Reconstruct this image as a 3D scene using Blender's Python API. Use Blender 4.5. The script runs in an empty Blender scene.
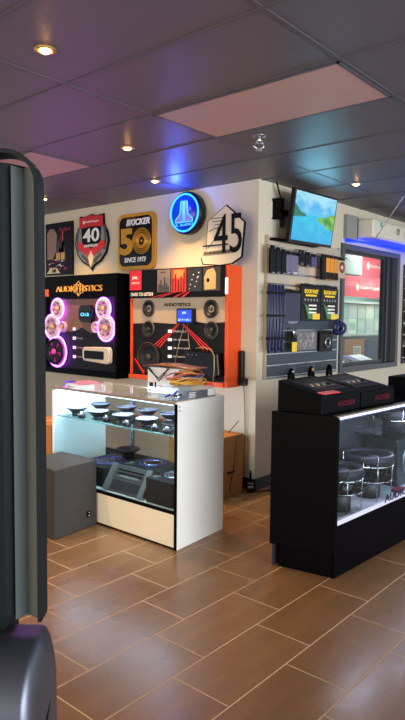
import bpy, bmesh, math, random
from mathutils import Matrix, Vector
random.seed(7)
PI = math.pi
SC = bpy.context.scene
COL = SC.collection

# ------------------------------------------------------------ camera, world, exposure, big lights
cam_d = bpy.data.cameras.new('camera'); cam = bpy.data.objects.new('camera', cam_d); COL.objects.link(cam)
# rows: camera right / down / forward expressed in world X, Y, Z
RGT = Vector((0.6492502937, -0.7557652619, 0.0096746528))
DWN = Vector((-0.0458611513, -0.0520757470, -0.9975720280))
FWD = Vector((0.7544340998, 0.6472302415, -0.0689670217))
mw = Matrix.Identity(4)
for i in range(3):
    mw[i][0] = RGT[i]; mw[i][1] = -DWN[i]; mw[i][2] = -FWD[i]
mw.translation = Vector((0, 0, 1.54))
cam.matrix_world = mw
cam_d.sensor_fit = 'VERTICAL'; cam_d.sensor_height = 24.0
cam_d.lens = 618.23 / 720.0 * 24.0
cam_d.clip_start = 0.05; cam_d.clip_end = 60
SC.camera = cam

vs = SC.view_settings
vs.view_transform = 'Standard'; vs.look = 'None'; vs.gamma = 1.0; vs.use_curve_mapping = False
vs.exposure = 0.0

W = bpy.data.worlds.new('world'); SC.world = W; W.use_nodes = True
bg = W.node_tree.nodes['Background']; bg.inputs[0].default_value = (0.80, 0.88, 1.0, 1); bg.inputs[1].default_value = 1.05

def area(name, loc, target, sx, sy, power, color):
    l = bpy.data.lights.new(name, 'AREA'); l.shape = 'RECTANGLE'; l.size = sx; l.size_y = sy
    l.energy = power; l.color = color
    o = bpy.data.objects.new(name, l); COL.objects.link(o); o.location = loc
    o.rotation_euler = (Vector(target) - Vector(loc)).to_track_quat('-Z', 'Y').to_euler()
    return o
# daylight through the shop front behind the camera
area('shopfront_daylight', (2.5, -4.2, 1.5), (3.5, 2.5, 1.1), 6.0, 2.2, 560, (0.86, 0.92, 1.0))
area('side_warm_fill', (-3.2, 1.5, 1.6), (3.5, 3.8, 1.0), 3.5, 2.0, 190, (1.0, 0.80, 0.55))  # added warm fill from the left, standing in for unseen lamps there

# ------------------------------------------------------------ materials
def lin(c):
    c = c / 255.0
    return c / 12.92 if c <= 0.04045 else ((c + 0.055) / 1.055) ** 2.4
def hexc(s):
    s = s.lstrip('#'); return (lin(int(s[0:2], 16)), lin(int(s[2:4], 16)), lin(int(s[4:6], 16)), 1)
MC = {}
def mat(name, col='#808080', rough=0.5, metal=0.0, emit=None, es=0.0, var=0.0, vscale=8.0, bump=0.0, bscale=60.0, coat=0.0, spec=None):
    if name in MC: return MC[name]
    m = bpy.data.materials.new(name); m.use_nodes = True
    nt = m.node_tree; p = nt.nodes['Principled BSDF']
    c = hexc(col)
    p.inputs['Base Color'].default_value = c
    p.inputs['Roughness'].default_value = rough; p.inputs['Metallic'].default_value = metal
    if spec is not None: p.inputs['Specular IOR Level'].default_value = spec
    if coat: p.inputs['Coat Weight'].default_value = coat; p.inputs['Coat Roughness'].default_value = 0.1
    tc = nt.nodes.new('ShaderNodeTexCoord')
    nz = nt.nodes.new('ShaderNodeTexNoise'); nz.inputs['Scale'].default_value = vscale; nz.inputs['Detail'].default_value = 3
    nt.links.new(tc.outputs['Object'], nz.inputs['Vector'])
    mr = nt.nodes.new('ShaderNodeMapRange')
    v = var if var else 0.04
    mr.inputs['To Min'].default_value = 1 - v; mr.inputs['To Max'].default_value = 1 + v
    nt.links.new(nz.outputs['Fac'], mr.inputs['Value'])
    vm = nt.nodes.new('ShaderNodeVectorMath'); vm.operation = 'SCALE'; vm.inputs[0].default_value = c[:3]
    nt.links.new(mr.outputs[0], vm.inputs['Scale']); nt.links.new(vm.outputs[0], p.inputs['Base Color'])
    if emit:
        p.inputs['Emission Color'].default_value = hexc(emit); p.inputs['Emission Strength'].default_value = es
    if bump:
        n2 = nt.nodes.new('ShaderNodeTexNoise'); n2.inputs['Scale'].default_value = bscale; n2.inputs['Detail'].default_value = 4
        nt.links.new(tc.outputs['Object'], n2.inputs['Vector'])
        b = nt.nodes.new('ShaderNodeBump'); b.inputs['Strength'].default_value = bump; b.inputs['Distance'].default_value = 0.01
        nt.links.new(n2.outputs['Fac'], b.inputs['Height']); nt.links.new(b.outputs[0], p.inputs['Normal'])
    MC[name] = m; return m
def glass(name, tint='#ffffff', refl=0.9, rough=0.02, boost=1.0, painted_haze=0.0):
    if name in MC: return MC[name]
    m = bpy.data.materials.new(name); m.use_nodes = True; nt = m.node_tree
    nt.nodes.remove(nt.nodes['Principled BSDF'])
    out = nt.nodes['Material Output']
    tr = nt.nodes.new('ShaderNodeBsdfTransparent'); tr.inputs[0].default_value = hexc(tint)
    gl = nt.nodes.new('ShaderNodeBsdfGlossy'); gl.inputs['Roughness'].default_value = rough
    lw = nt.nodes.new('ShaderNodeLayerWeight'); lw.inputs['Blend'].default_value = 0.5
    pw = nt.nodes.new('ShaderNodeMath'); pw.operation = 'POWER'; pw.inputs[1].default_value = 5.0
    nt.links.new(lw.outputs['Facing'], pw.inputs[0])
    mu = nt.nodes.new('ShaderNodeMath'); mu.operation = 'MULTIPLY_ADD'; mu.inputs[1].default_value = refl; mu.inputs[2].default_value = 0.025 * boost; mu.use_clamp = True
    nt.links.new(pw.outputs[0], mu.inputs[0])
    mx = nt.nodes.new('ShaderNodeMixShader')
    nt.links.new(mu.outputs[0], mx.inputs[0]); nt.links.new(tr.outputs[0], mx.inputs[1]); nt.links.new(gl.outputs[0], mx.inputs[2])
    if painted_haze:
        df = nt.nodes.new('ShaderNodeBsdfDiffuse'); df.inputs[0].default_value = (0.8, 0.85, 0.9, 1); m2 = nt.nodes.new('ShaderNodeMixShader'); m2.inputs[0].default_value = painted_haze  # white diffuse share, painting a lit haze over the glass
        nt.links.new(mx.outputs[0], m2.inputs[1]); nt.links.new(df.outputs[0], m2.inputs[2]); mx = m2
    nt.links.new(mx.outputs[0], out.inputs['Surface'])
    MC[name] = m; return m
def glow(name, col, s):
    return mat(name, col, 0.5, emit=col, es=s)

def floor_material():
    m = bpy.data.materials.new('brown_floor_tile'); m.use_nodes = True; nt = m.node_tree; N = nt.nodes; L = nt.links
    p = N['Principled BSDF']
    geo = N.new('ShaderNodeNewGeometry'); sp = N.new('ShaderNodeSeparateXYZ'); L.new(geo.outputs['Position'], sp.inputs[0])
    def M(op, a, b=None, c=None):
        n = N.new('ShaderNodeMath'); n.operation = op
        for i, v in enumerate((a, b, c)):
            if v is None: continue
            if isinstance(v, (int, float)): n.inputs[i].default_value = v
            else: L.new(v, n.inputs[i])
        return n.outputs[0]
    TW, TL = 0.307, 0.614
    yv = M('DIVIDE', M('SUBTRACT', sp.outputs['Y'], 1.132), TW)
    row = M('FLOOR', yv); fy = M('FRACT', yv)
    xv = M('DIVIDE', M('SUBTRACT', M('SUBTRACT', sp.outputs['X'], 2.27), M('MULTIPLY', row, 0.2047)), TL)
    cx = M('FLOOR', xv); fx = M('FRACT', xv)
    g = 0.0035
    ex = M('MINIMUM', M('MULTIPLY', fx, TL), M('MULTIPLY', M('SUBTRACT', 1.0, fx), TL))
    ey = M('MINIMUM', M('MULTIPLY', fy, TW), M('MULTIPLY', M('SUBTRACT', 1.0, fy), TW))
    d = M('MINIMUM', ex, ey)
    mr = N.new('ShaderNodeMapRange'); mr.inputs['From Min'].default_value = g * 0.6; mr.inputs['From Max'].default_value = g * 1.3
    mr.interpolation_type = 'SMOOTHSTEP'; L.new(d, mr.inputs['Value'])
    tile = mr.outputs[0]
    cb = N.new('ShaderNodeCombineXYZ'); L.new(cx, cb.inputs[0]); L.new(row, cb.inputs[1])
    wn = N.new('ShaderNodeTexWhiteNoise'); wn.noise_dimensions = '3D'; L.new(cb.outputs[0], wn.inputs['Vector'])
    # streaky grain running along the tile
    vm = N.new('ShaderNodeVectorMath'); vm.operation = 'MULTIPLY'; vm.inputs[1].default_value = (2.2, 14.0, 1.0)
    L.new(geo.outputs['Position'], vm.inputs[0])
    off = N.new('ShaderNodeVectorMath'); off.operation = 'ADD'; L.new(vm.outputs[0], off.inputs[0])
    sc = N.new('ShaderNodeVectorMath'); sc.operation = 'SCALE'; sc.inputs['Scale'].default_value = 9.0
    L.new(wn.outputs['Color'], sc.inputs[0]); L.new(sc.outputs[0], off.inputs[1])
    nz = N.new('ShaderNodeTexNoise'); nz.inputs['Scale'].default_value = 1.0; nz.inputs['Detail'].default_value = 5; L.new(off.outputs[0], nz.inputs['Vector'])
    v = M('ADD', M('ADD', 0.62, M('MULTIPLY', wn.outputs['Value'], 0.16)), M('MULTIPLY', nz.outputs['Fac'], 0.55))
    tcol = N.new('ShaderNodeVectorMath'); tcol.operation = 'SCALE'; tcol.inputs[0].default_value = hexc('#795839')[:3]; L.new(v, tcol.inputs['Scale'])
    mx = N.new('ShaderNodeMix'); mx.data_type = 'RGBA'; mx.inputs[6].default_value = hexc('#b79a78')
    L.new(tile, mx.inputs[0]); L.new(tcol.outputs[0], mx.inputs[7]); L.new(mx.outputs[2], p.inputs['Base Color'])
    # fine scatter of dust specks
    n3 = N.new('ShaderNodeTexNoise'); n3.inputs['Scale'].default_value = 3.0; L.new(geo.outputs['Position'], n3.inputs['Vector'])
    rr = N.new('ShaderNodeMapRange'); rr.inputs['To Min'].default_value = 0.20; rr.inputs['To Max'].default_value = 0.36; L.new(n3.outputs['Fac'], rr.inputs['Value'])
    rg = M('ADD', rr.outputs[0], M('MULTIPLY', M('SUBTRACT', 1.0, tile), 0.4)); L.new(rg, p.inputs['Roughness'])
    b = N.new('ShaderNodeBump'); b.inputs['Strength'].default_value = 0.5; b.inputs['Distance'].default_value = 0.002
    L.new(tile, b.inputs['Height']); L.new(b.outputs[0], p.inputs['Normal'])
    return m

# ------------------------------------------------------------ mesh helper
I4 = Matrix.Identity(4)
FL = Matrix.Rotation(-PI / 2, 4, 'Z')      # frame of the poster wall: x = -worldY, y = worldX (into the wall)
class MB:
    def __init__(s, F=I4): s.v = []; s.f = []; s.m = []; s.sm = []; s.mats = []; s.F = F
    def mi(s, m):
        if m not in s.mats: s.mats.append(m)
        return s.mats.index(m)
    def add(s, vs, fs, m, smooth=False):
        b = len(s.v); s.v += [Vector(v) for v in vs]; k = s.mi(m)
        for f in fs: s.f.append([b + i for i in f]); s.m.append(k); s.sm.append(smooth)
        return s
    def box(s, x0, x1, y0, y1, z0, z1, m):
        vs = [(x, y, z) for z in (z0, z1) for y in (y0, y1) for x in (x0, x1)]
        return s.add(vs, [(0, 2, 3, 1), (4, 5, 7, 6), (0, 1, 5, 4), (2, 6, 7, 3), (0, 4, 6, 2), (1, 3, 7, 5)], m)
    def prism(s, pts, y0, y1, m):       # polygon in x,z (seen from -y, given anticlockwise or not) extruded in y
        a = sum(pts[i][0] * pts[(i + 1) % len(pts)][1] - pts[(i + 1) % len(pts)][0] * pts[i][1] for i in range(len(pts)))
        if a < 0: pts = pts[::-1]
        n = len(pts); vs = [(x, y0, z) for x, z in pts] + [(x, y1, z) for x, z in pts]
        fs = [list(range(n)), list(range(2 * n - 1, n - 1, -1))] + [(i, i + n, (i + 1) % n + n, (i + 1) % n) for i in range(n)]
        return s.add(vs, fs, m)
    def slab(s, pts, z0, z1, m):        # polygon in x,y extruded in z
        a = sum(pts[i][0] * pts[(i + 1) % len(pts)][1] - pts[(i + 1) % len(pts)][0] * pts[i][1] for i in range(len(pts)))
        if a < 0: pts = pts[::-1]
        n = len(pts); vs = [(x, y, z0) for x, y in pts] + [(x, y, z1) for x, y in pts]
        fs = [list(range(n - 1, -1, -1)), list(range(n, 2 * n))] + [(i, (i + 1) % n, (i + 1) % n + n, i + n) for i in range(n)]
        return s.add(vs, fs, m)
    def hexa(s, p8, m):                 # 4 bottom points then 4 top points, anticlockwise from above
        return s.add(p8, [(3, 2, 1, 0), (4, 5, 6, 7), (0, 1, 5, 4), (1, 2, 6, 5), (2, 3, 7, 6), (3, 0, 4, 7)], m)
    def lathe(s, prof, c, axis, m, n=28, cap=True, sx=1.0):
        a = Vector(axis).normalized(); t = Vector((0, 0, 1)) if abs(a.z) < 0.9 else Vector((1, 0, 0))
        u = a.cross(t).normalized(); w = a.cross(u); c = Vector(c); vs = []
        for r, h in prof:
            for i in range(n):
                q = 2 * PI * i / n; vs.append(c + a * h + (u * math.cos(q) * sx + w * math.sin(q)) * r)
        fs = []
        for k in range(len(prof) - 1):
            for i in range(n):
                j = (i + 1) % n; fs.append((k * n + i, k * n + j, (k + 1) * n + j, (k + 1) * n + i))
        if cap:
            fs.append(list(range(n - 1, -1, -1))); e = (len(prof) - 1) * n; fs.append([e + i for i in range(n)])
        return s.add(vs, fs, m, True)
    def cyl(s, p0, p1, r, m, n=12, r1=None):
        p0 = Vector(p0); p1 = Vector(p1); d = p1 - p0
        return s.lathe([(r, 0), (r if r1 is None else r1, d.length)], p0, d, m, n)
    def ring(s, c, axis, R, r, m, n=36, k=8, a0=0.0, a1=2 * PI):
        a = Vector(axis).normalized(); t = Vector((0, 0, 1)) if abs(a.z) < 0.9 else Vector((1, 0, 0))
        u = a.cross(t).normalized(); w = a.cross(u); c = Vector(c)
        pts = [c + (u * math.cos(a0 + (a1 - a0) * i / n) + w * math.sin(a0 + (a1 - a0) * i / n)) * R for i in range(n + 1)]
        if abs(a1 - a0 - 2 * PI) < 1e-6: return s.tube(pts[:-1], r, m, k, True)
        return s.tube(pts, r, m, k)
    def tube(s, pts, r, m, k=6, closed=False):
        P = [Vector(p) for p in pts]; n = len(P); vs = []; prev = None
        for i in range(n):
            if closed: t = P[(i + 1) % n] - P[i - 1]
            else: t = P[min(i + 1, n - 1)] - P[max(i - 1, 0)]
            t.normalize()
            if prev is None:
                q = Vector((0, 0, 1)) if abs(t.z) < 0.9 else Vector((1, 0, 0)); u = t.cross(q).normalized()
            else: u = (prev - t * prev.dot(t)).normalized()
            prev = u; w = t.cross(u)
            for j in range(k): vs.append(P[i] + (u * math.cos(2 * PI * j / k) + w * math.sin(2 * PI * j / k)) * r)
        fs = []
        for i in range(n if closed else n - 1):
            for j in range(k):
                a = i * k; b = ((i + 1) % n) * k; fs.append((a + j, a + (j + 1) % k, b + (j + 1) % k, b + j))
        if not closed: fs.append(list(range(k - 1, -1, -1))); fs.append([(n - 1) * k + j for j in range(k)])
        return s.add(vs, fs, m, True)
    def mesh(s, name, inv):
        me = bpy.data.meshes.new(name); T = inv @ s.F
        me.from_pydata([T @ v for v in s.v], [], s.f)
        for m in s.mats: me.materials.append(m)
        for i, p in enumerate(me.polygons): p.material_index = s.m[i]; p.use_smooth = s.sm[i]
        bm = bmesh.new(); bm.from_mesh(me); bmesh.ops.recalc_face_normals(bm, faces=bm.faces)
        bm.to_mesh(me); bm.free(); me.update(); return me

def link(name, me, parent=None, loc=None):
    o = bpy.data.objects.new(name, me); COL.objects.link(o)
    if parent: o.parent = parent
    return o
def tag(o, label, cat, group=None, kind=None):
    if label: o['label'] = label
    if cat: o['category'] = cat
    if group: o['group'] = group
    if kind: o['kind'] = kind
    return o
WM = {}
def thing(name, label, cat, loc, rotz=0.0, group=None):
    o = bpy.data.objects.new(name, None); COL.objects.link(o); o.empty_display_size = 0.05
    o.location = loc; o.rotation_euler = (0, 0, rotz)
    WM[o] = Matrix.Translation(loc) @ Matrix.Rotation(rotz, 4, 'Z')
    return tag(o, label, cat, group)
def part(name, mb, parent, label=None, bevel=0.0, seg=2, kind=None):
    o = link(name, mb.mesh(name, WM[parent].inverted()), parent); WM[o] = WM[parent]
    if label: o['label'] = label
    if kind: o['kind'] = kind
    if bevel:
        b = o.modifiers.new('bevel', 'BEVEL'); b.width = bevel; b.segments = seg; b.limit_method = 'ANGLE'; b.angle_limit = 0.7
    return o
def solo(name, mb, label, cat, loc, rotz=0.0, group=None, bevel=0.0, kind=None):
    M4 = Matrix.Translation(loc) @ Matrix.Rotation(rotz, 4, 'Z')
    o = link(name, mb.mesh(name, M4.inverted())); o.location = loc; o.rotation_euler = (0, 0, rotz); WM[o] = M4
    if bevel:
        b = o.modifiers.new('bevel', 'BEVEL'); b.width = bevel; b.segments = 2; b.limit_method = 'ANGLE'; b.angle_limit = 0.7
    return tag(o, label, cat, group, kind)
def struct(name, mb, bevel=0):
    o = link(name, mb.mesh(name, I4)); o['kind'] = 'structure'; WM[o] = I4
    return o
def copy_thing(o, loc, rotz, label, group=None):
    c = o.copy(); COL.objects.link(c); c.location = loc; c.rotation_euler = (0, 0, rotz); c['label'] = label
    if group: c['group'] = group
    for ch in list(o.children):
        d = ch.copy(); COL.objects.link(d); d.parent = c
        for g in list(ch.children):
            e = g.copy(); COL.objects.link(e); e.parent = d
    return c
def text_geo(body, x0, x1, z0, z1, y, thick=0.002, bold=0.0, shear=0.0, outline=0.0):
    """letters standing in the x,z plane at depth y, facing -y, fitted to the given rectangle"""
    cu = bpy.data.curves.new('lettering', 'FONT'); cu.body = body; cu.size = 1.0; cu.shear = shear
    cu.resolution_u = 3
    if outline:
        cu.fill_mode = 'NONE'; cu.bevel_depth = outline; cu.bevel_resolution = 1
    else:
        cu.offset = bold; cu.extrude = 0.01
    o = bpy.data.objects.new('lettering', cu); COL.objects.link(o)
    dg = bpy.context.evaluated_depsgraph_get(); dg.update()
    me = bpy.data.meshes.new_from_object(o.evaluated_get(dg))
    bpy.data.objects.remove(o); bpy.data.curves.remove(cu)
    vs = [v.co.copy() for v in me.vertices]; fs = [list(p.vertices) for p in me.polygons]
    bpy.data.meshes.remove(me)
    ax = min(v.x for v in vs); bx = max(v.x for v in vs); ay = min(v.y for v in vs); by = max(v.y for v in vs)
    az = max(abs(v.z) for v in vs) or 1
    out = [(x0 + (v.x - ax) / (bx - ax) * (x1 - x0), y - thick / 2 - v.z / az * thick / 2, z0 + (v.y - ay) / (by - ay) * (z1 - z0)) for v in vs]
    return out, fs
def text(mb, m, body, x0, x1, z0, z1, y, **k):
    vs, fs = text_geo(body, x0, x1, z0, z1, y, **k); return mb.add(vs, fs, m)
def rrect(x0, x1, z0, z1, r, n=6):
    P = []
    for cx, cz, a in ((x1 - r, z0 + r, -PI / 2), (x1 - r, z1 - r, 0), (x0 + r, z1 - r, PI / 2), (x0 + r, z0 + r, PI)):
        for i in range(n + 1): P.append((cx + r * math.cos(a + PI / 2 * i / n), cz + r * math.sin(a + PI / 2 * i / n)))
    return P
def ell(cx, cz, rx, rz, n=32): return [(cx + rx * math.cos(2 * PI * i / n), cz + rz * math.sin(2 * PI * i / n)) for i in range(n)]

# common materials
black = mat('black_laminate', '#050507', 0.4, spec=0.04)
matblack = mat('matt_black', '#040405', 0.6, spec=0.08)
blkplastic = mat('black_plastic', '#0d0d10', 0.35, spec=0.3)
white = mat('white_laminate', '#e4e4dc', 0.4)
chrome = mat('chrome', '#c8c8cc', 0.15, 1.0)
steel = mat('brushed_steel', '#9a9aa0', 0.35, 0.9)
gold = mat('gold_foil', '#c98d22', 0.35, 0.35)
paper = mat('white_paper', '#e8e6e0', 0.7)
wallm = mat('cream_wall_paint', '#c9bfa8', 0.75, bump=0.05, bscale=120, vscale=1.5, var=0.03)
red = mat('red_print', '#c01a26', 0.45)
whitep = mat('white_print', '#e9e7e2', 0.5)
blackp = mat('black_print', '#08080b', 0.45, spec=0.15)
orange = mat('orange_laminate', '#dc4a10', 0.45)
speakercone = mat('speaker_cone', '#0f0f12', 0.5)
surround = mat('rubber_surround', '#08080a', 0.5, spec=0.25)
brown = mat('brown_cardboard', '#a9743f', 0.8, var=0.08)
clear = glass('clear_glass', '#f2f8f8', boost=1.0)

# ------------------------------------------------------------ setting
CE = 2.74; WX = 4.44; WY = 3.185
struct('floor', MB().box(-3, 12, -5, 9, -0.1, 0, floor_material()))
ceil_m = mat('dark_ceiling_tile', '#56525b', 0.42, bump=0.2, bscale=130, vscale=3, var=0.06)
struct('ceiling', MB().box(-3, 12, -5, 9, CE, CE + 0.1, ceil_m))
grid_m = mat('ceiling_grid_metal', '#4c4a52', 0.45)
g = MB()
xs = [2.03 + 0.615 * k for k in range(-8, 16)]; ys = [1.45 + 1.245 * k for k in range(-5, 7)]
for x in xs: g.box(x - 0.009, x + 0.009, -5, 9, CE - 0.005, CE, grid_m)
for y in ys: g.box(-3, 12, y - 0.009, y + 0.009, CE - 0.0045, CE, grid_m)
struct('trim_1', g)
struct('wall_left', MB().box(WX, WX + 0.12, WY, 9, 0, CE, wallm))
WIN = (5.925, 7.40, 0.955, 2.335)
w = MB()
w.box(WX + 0.12, WIN[0], WY, WY + 0.12, 0, CE, wallm); w.box(WIN[1], 12, WY, WY + 0.12, 0, CE, wallm)
w.box(WIN[0], WIN[1], WY, WY + 0.12, 0, WIN[2], wallm); w.box(WIN[0], WIN[1], WY, WY + 0.12, WIN[3], CE, wallm)
struct('wall_right', w)
basem = mat('black_baseboard', '#17151a', 0.4)
struct('baseboard_right', MB().box(WX - 0.012, 12, WY - 0.014, WY - 0.001, 0, 0.1, basem).box(WX - 0.012, 12, WY - 0.022, WY - 0.014, 0, 0.03, basem))
struct('baseboard_left', MB().box(WX - 0.013, WX - 0.001, WY - 0.014, 9, 0, 0.1, basem))

# window with sliding sash and the store room behind it
frm = mat('dark_grey_window_frame', '#4a4b4c', 0.45)
frm2 = mat('charcoal_sash', '#26292b', 0.4)
wf = thing('window_1', None, None, (6.7, WY, 0.96)); wf['kind'] = 'structure'
a, b, c, d = WIN
mb = MB()
mb.box(a, a + 0.055, WY - 0.03, WY + 0.13, c, d, frm).box(b - 0.07, b, WY - 0.03, WY + 0.13, c, d, frm)
mb.box(a + 0.055, b - 0.07, WY - 0.03, WY + 0.13, c, c + 0.06, frm).box(a + 0.055, b - 0.07, WY - 0.03, WY + 0.13, d - 0.06, d, frm)
part('window_frame', mb, wf, bevel=0.006)
mb = MB()
mb.box(b - 0.31, b - 0.07, WY + 0.04, WY + 0.09, c + 0.06, d - 0.06, frm2)
mb.box(b - 0.26, b - 0.22, WY + 0.02, WY + 0.04, c + 0.06, d - 0.06, frm2)
mb.box(a + 0.055, b - 0.31, WY + 0.04, WY + 0.09, c + 0.06, c + 0.10, frm2).box(a + 0.055, b - 0.31, WY + 0.04, WY + 0.09, d - 0.085, d - 0.06, frm2)
part('window_sash', mb, wf)
part('window_glass', MB().box(a + 0.055, b - 0.31, WY + 0.06, WY + 0.066, c + 0.10, d - 0.085, clear), wf)
sr = mat('store_room_wall', '#b9c4bd', 0.8)
struct('wall_back', MB().box(5.2, 12, 4.6, 4.7, 0, CE, sr))
# store room shelf unit
su = thing('shelf_unit', 'grey metal shelf unit with white boxes seen through the window', 'shelf', (8.1, 4.1, 0))
shm = mat('pale_steel_shelf', '#c4ccca', 0.4)
for z in (0.95, 1.34, 1.775): part('shelf', MB().box(7.1, 9.4, 3.85, 4.35, z - 0.03, z, shm), su)
for x in (7.1, 9.36): part('upright', MB().box(x, x + 0.04, 3.86, 3.9, 0, 2.3, shm), su)
part('back_panel', MB().box(7.1, 9.4, 4.36, 4.38, 0.0, 2.5, mat('mint_panel', '#9fc9b9', 0.7)), su)
redb = mat('faded_red_banner', '#cf4450', 0.6, emit='#c02838', es=0.0)
def banner(name, x0, x1, z0, z1, y, label, tx, script=None):
    t = thing(name, label, 'banner', ((x0 + x1) / 2, y, z0))
    part('cloth', MB().box(x0, x1, y, y + 0.006, z0, z1, redb), t)
    m = MB(); text(m, whitep, tx[0], *tx[1], y)
    sx = tx[1][0] - 0.13; zc = (tx[1][2] + tx[1][3]) / 2
    m.prism([(sx, zc), (sx + 0.05, zc + 0.055), (sx + 0.1, zc), (sx + 0.05, zc - 0.055)], y - 0.002, y, whitep)
    part('lettering', m, t, 'white lettering with small diamond mark')
    if script:
        m = MB(); text(m, mat('pale_pink_print', '#dc7f88', 0.6), script, x0 + 0.05, x1 - 0.15, z1 - 0.16, z1 - 0.04, y, shear=0.5); part('script_line', m, t)
banner('store_banner', 7.28, 9.1, 1.83, 2.10, 3.84, 'lower red banner with white lettering hanging behind the window', ('Rockford Fosgate', (7.72, 8.3, 1.93, 1.99)), 'car audio experts')
banner('store_banner', 7.85, 9.6, 2.12, 2.44, 4.05, 'upper red banner partly hidden behind the lower one in the store room', ('Rockford Fosgate', (8.45, 9.1, 2.27, 2.33)))
solo('wall_cabinet', MB().box(7.15, 7.80, 3.86, 4.2, 2.12, 2.5, mat('grey_green_cabinet', '#7f8a86', 0.6)), 'grey cabinet high up behind the window beside the red banners', 'cabinet', (7.5, 4.0, 2.12), bevel=0.01)
bxm = [mat('pale_green_box', '#b9cfc0', 0.6), mat('white_green_box', '#d5e3d6', 0.6), mat('mint_box', '#9fc8b4', 0.6), mat('pale_blue_box', '#c0ccd0', 0.6)]
px_ = 7.22; k = 0
wl = ['stacked boxes']
pos = ['leftmost', 'second', 'third', 'fourth', 'fifth', 'sixth']
for i in range(6):
    wd = 0.26
    for lay in range(2):
        z0 = 1.34 + lay * 0.2
        t = thing('product_box', '%s pale box from the left in the %s layer on the store room shelf' % (pos[i], ('lower', 'upper')[lay]), 'box', (px_ + 0.12, 4.0, z0), 0, 'pale boxes on the store room shelf')
        part('carton', MB().box(px_, px_ + 0.24, 3.88, 4.2, z0, z0 + 0.195, bxm[(i + lay * 2) % 4]), t, bevel=0.004)
        m = MB(); m.box(px_ + 0.03, px_ + 0.20, 3.877, 3.88, z0 + 0.05, z0 + 0.15, bxm[(i + 1 + lay) % 4]); part('box_label', m, t)
    px_ += wd
t = thing('cardboard_box', 'brown cardboard box with white sticker behind the window', 'box', (7.68, 3.98, 0.95))
part('carton', MB().box(7.36, 7.93, 3.86, 4.2, 0.95, 1.27, brown), t, bevel=0.006)
m = MB(); m.box(7.60, 7.82, 3.857, 3.86, 1.05, 1.17, paper); 
for q in range(4): m.box(7.62, 7.80 - 0.02 * (q % 2), 3.856, 3.857, 1.07 + q * 0.022, 1.078 + q * 0.022, blackp)
part('shipping_label', m, t, 'white shipping label')
solo('storage_bin', MB().box(7.98, 8.5, 3.88, 4.2, 0.95, 1.22, mat('dark_blue_bin', '#2c2f55', 0.5)), 'dark blue storage bin beside the brown box behind the window', 'bin', (8.2, 4.0, 0.95), bevel=0.02)
solo('sill_tray', MB().box(6.1, 7.3, WY + 0.13, 3.62, 1.0, 1.02, shm), 'pale metal sill tray behind the window', 'tray', (6.7, 3.42, 1.0))
for q in range(5):
    x = 6.35 + q * 0.17
    solo('brochure', MB().hexa([(x, 3.36, 1.022 + q * .002), (x + 0.12, 3.34, 1.022 + q * .002), (x + 0.22, 3.58, 1.022 + q * .002), (x + 0.08, 3.59, 1.022 + q * .002), (x, 3.36, 1.026 + q * .002), (x + 0.12, 3.34, 1.026 + q * .002), (x + 0.22, 3.58, 1.09), (x + 0.08, 3.59, 1.09)], (paper, blackp, mat('blue_brochure', '#4b53a8', 0.4), paper, whitep)[q]), '%s brochure tilted on the sill tray behind the window, %s from the left' % (('white', 'black', 'blue', 'white', 'white')[q], ('first', 'second', 'third', 'fourth', 'last')[q]), 'brochure', (x + 0.1, 3.45, 1.022), group='brochures behind the window')
area('store_room_lamp', (7.8, 3.7, 2.6), (8.0, 3.95, 0.5), 1.6, 0.3, 75, (0.92, 1.0, 0.97))

# dark slat wall at the right edge
dsl = mat('dark_brown_slat', '#2a2224', 0.5)
t = thing('slat_panel', 'dark slatted display panel right of the window', 'panel', (8.0, WY, 0.98))
m = MB(); m.box(7.56, 8.7, WY - 0.02, WY - 0.001, 0.98, 2.22, dsl); part('board', m, t)
m = MB()
for q in range(8): m.box(7.56, 8.7, WY - 0.024, WY - 0.018, 1.05 + q * 0.145, 1.062 + q * 0.145, shm)
part('groove', m, t, 'pale metal grooves')
for q in range(4):
    z = 1.95 - q * 0.25
    solo('hanging_pack', MB().box(7.62, 7.78, WY - 0.08, WY - 0.03, z - 0.18, z, dsl), 'dark packet on the slatted panel right of the window, %s from the top' % pos[q].replace('leftmost', 'first'), 'packet', (7.7, WY - 0.05, z - 0.18), group='packets right of the window')

# ------------------------------------------------------------ ceiling fittings
pan = mat('off_light_panel', '#b4918c', 0.55)
def panel(x0, x1, y0, y1, label):
    t = thing('ceiling_light_panel', label, 'ceiling light', ((x0 + x1) / 2, (y0 + y1) / 2, CE), 0, 'unlit ceiling light panels')
    part('diffuser', MB().box(x0 + 0.014, x1 - 0.014, y0 + 0.014, y1 - 0.014, CE - 0.006, CE - 0.001, pan), t)
    m = MB()
    m.box(x0, x1, y0, y0 + 0.014, CE - 0.009, CE - 0.001, grid_m).box(x0, x1, y1 - 0.014, y1, CE - 0.009, CE - 0.001, grid_m)
    m.box(x0, x0 + 0.014, y0, y1, CE - 0.009, CE - 0.001, grid_m).box(x1 - 0.014, x1, y0, y1, CE - 0.009, CE - 0.001, grid_m)
    part('rim', m, t)
panel(2.657, 3.248, 1.462, 2.683, 'unlit pink-tinged rectangular light panel nearest the television')
panel(2.657, 3.248, 3.952, 5.173, 'unlit pink rectangular light panel above the grey plastic housing at left')
warm = glow('downlight_lamp', '#ffb45a', 60.0)
trimm = mat('brass_trim', '#b9915a', 0.35, 0.6)
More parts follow.
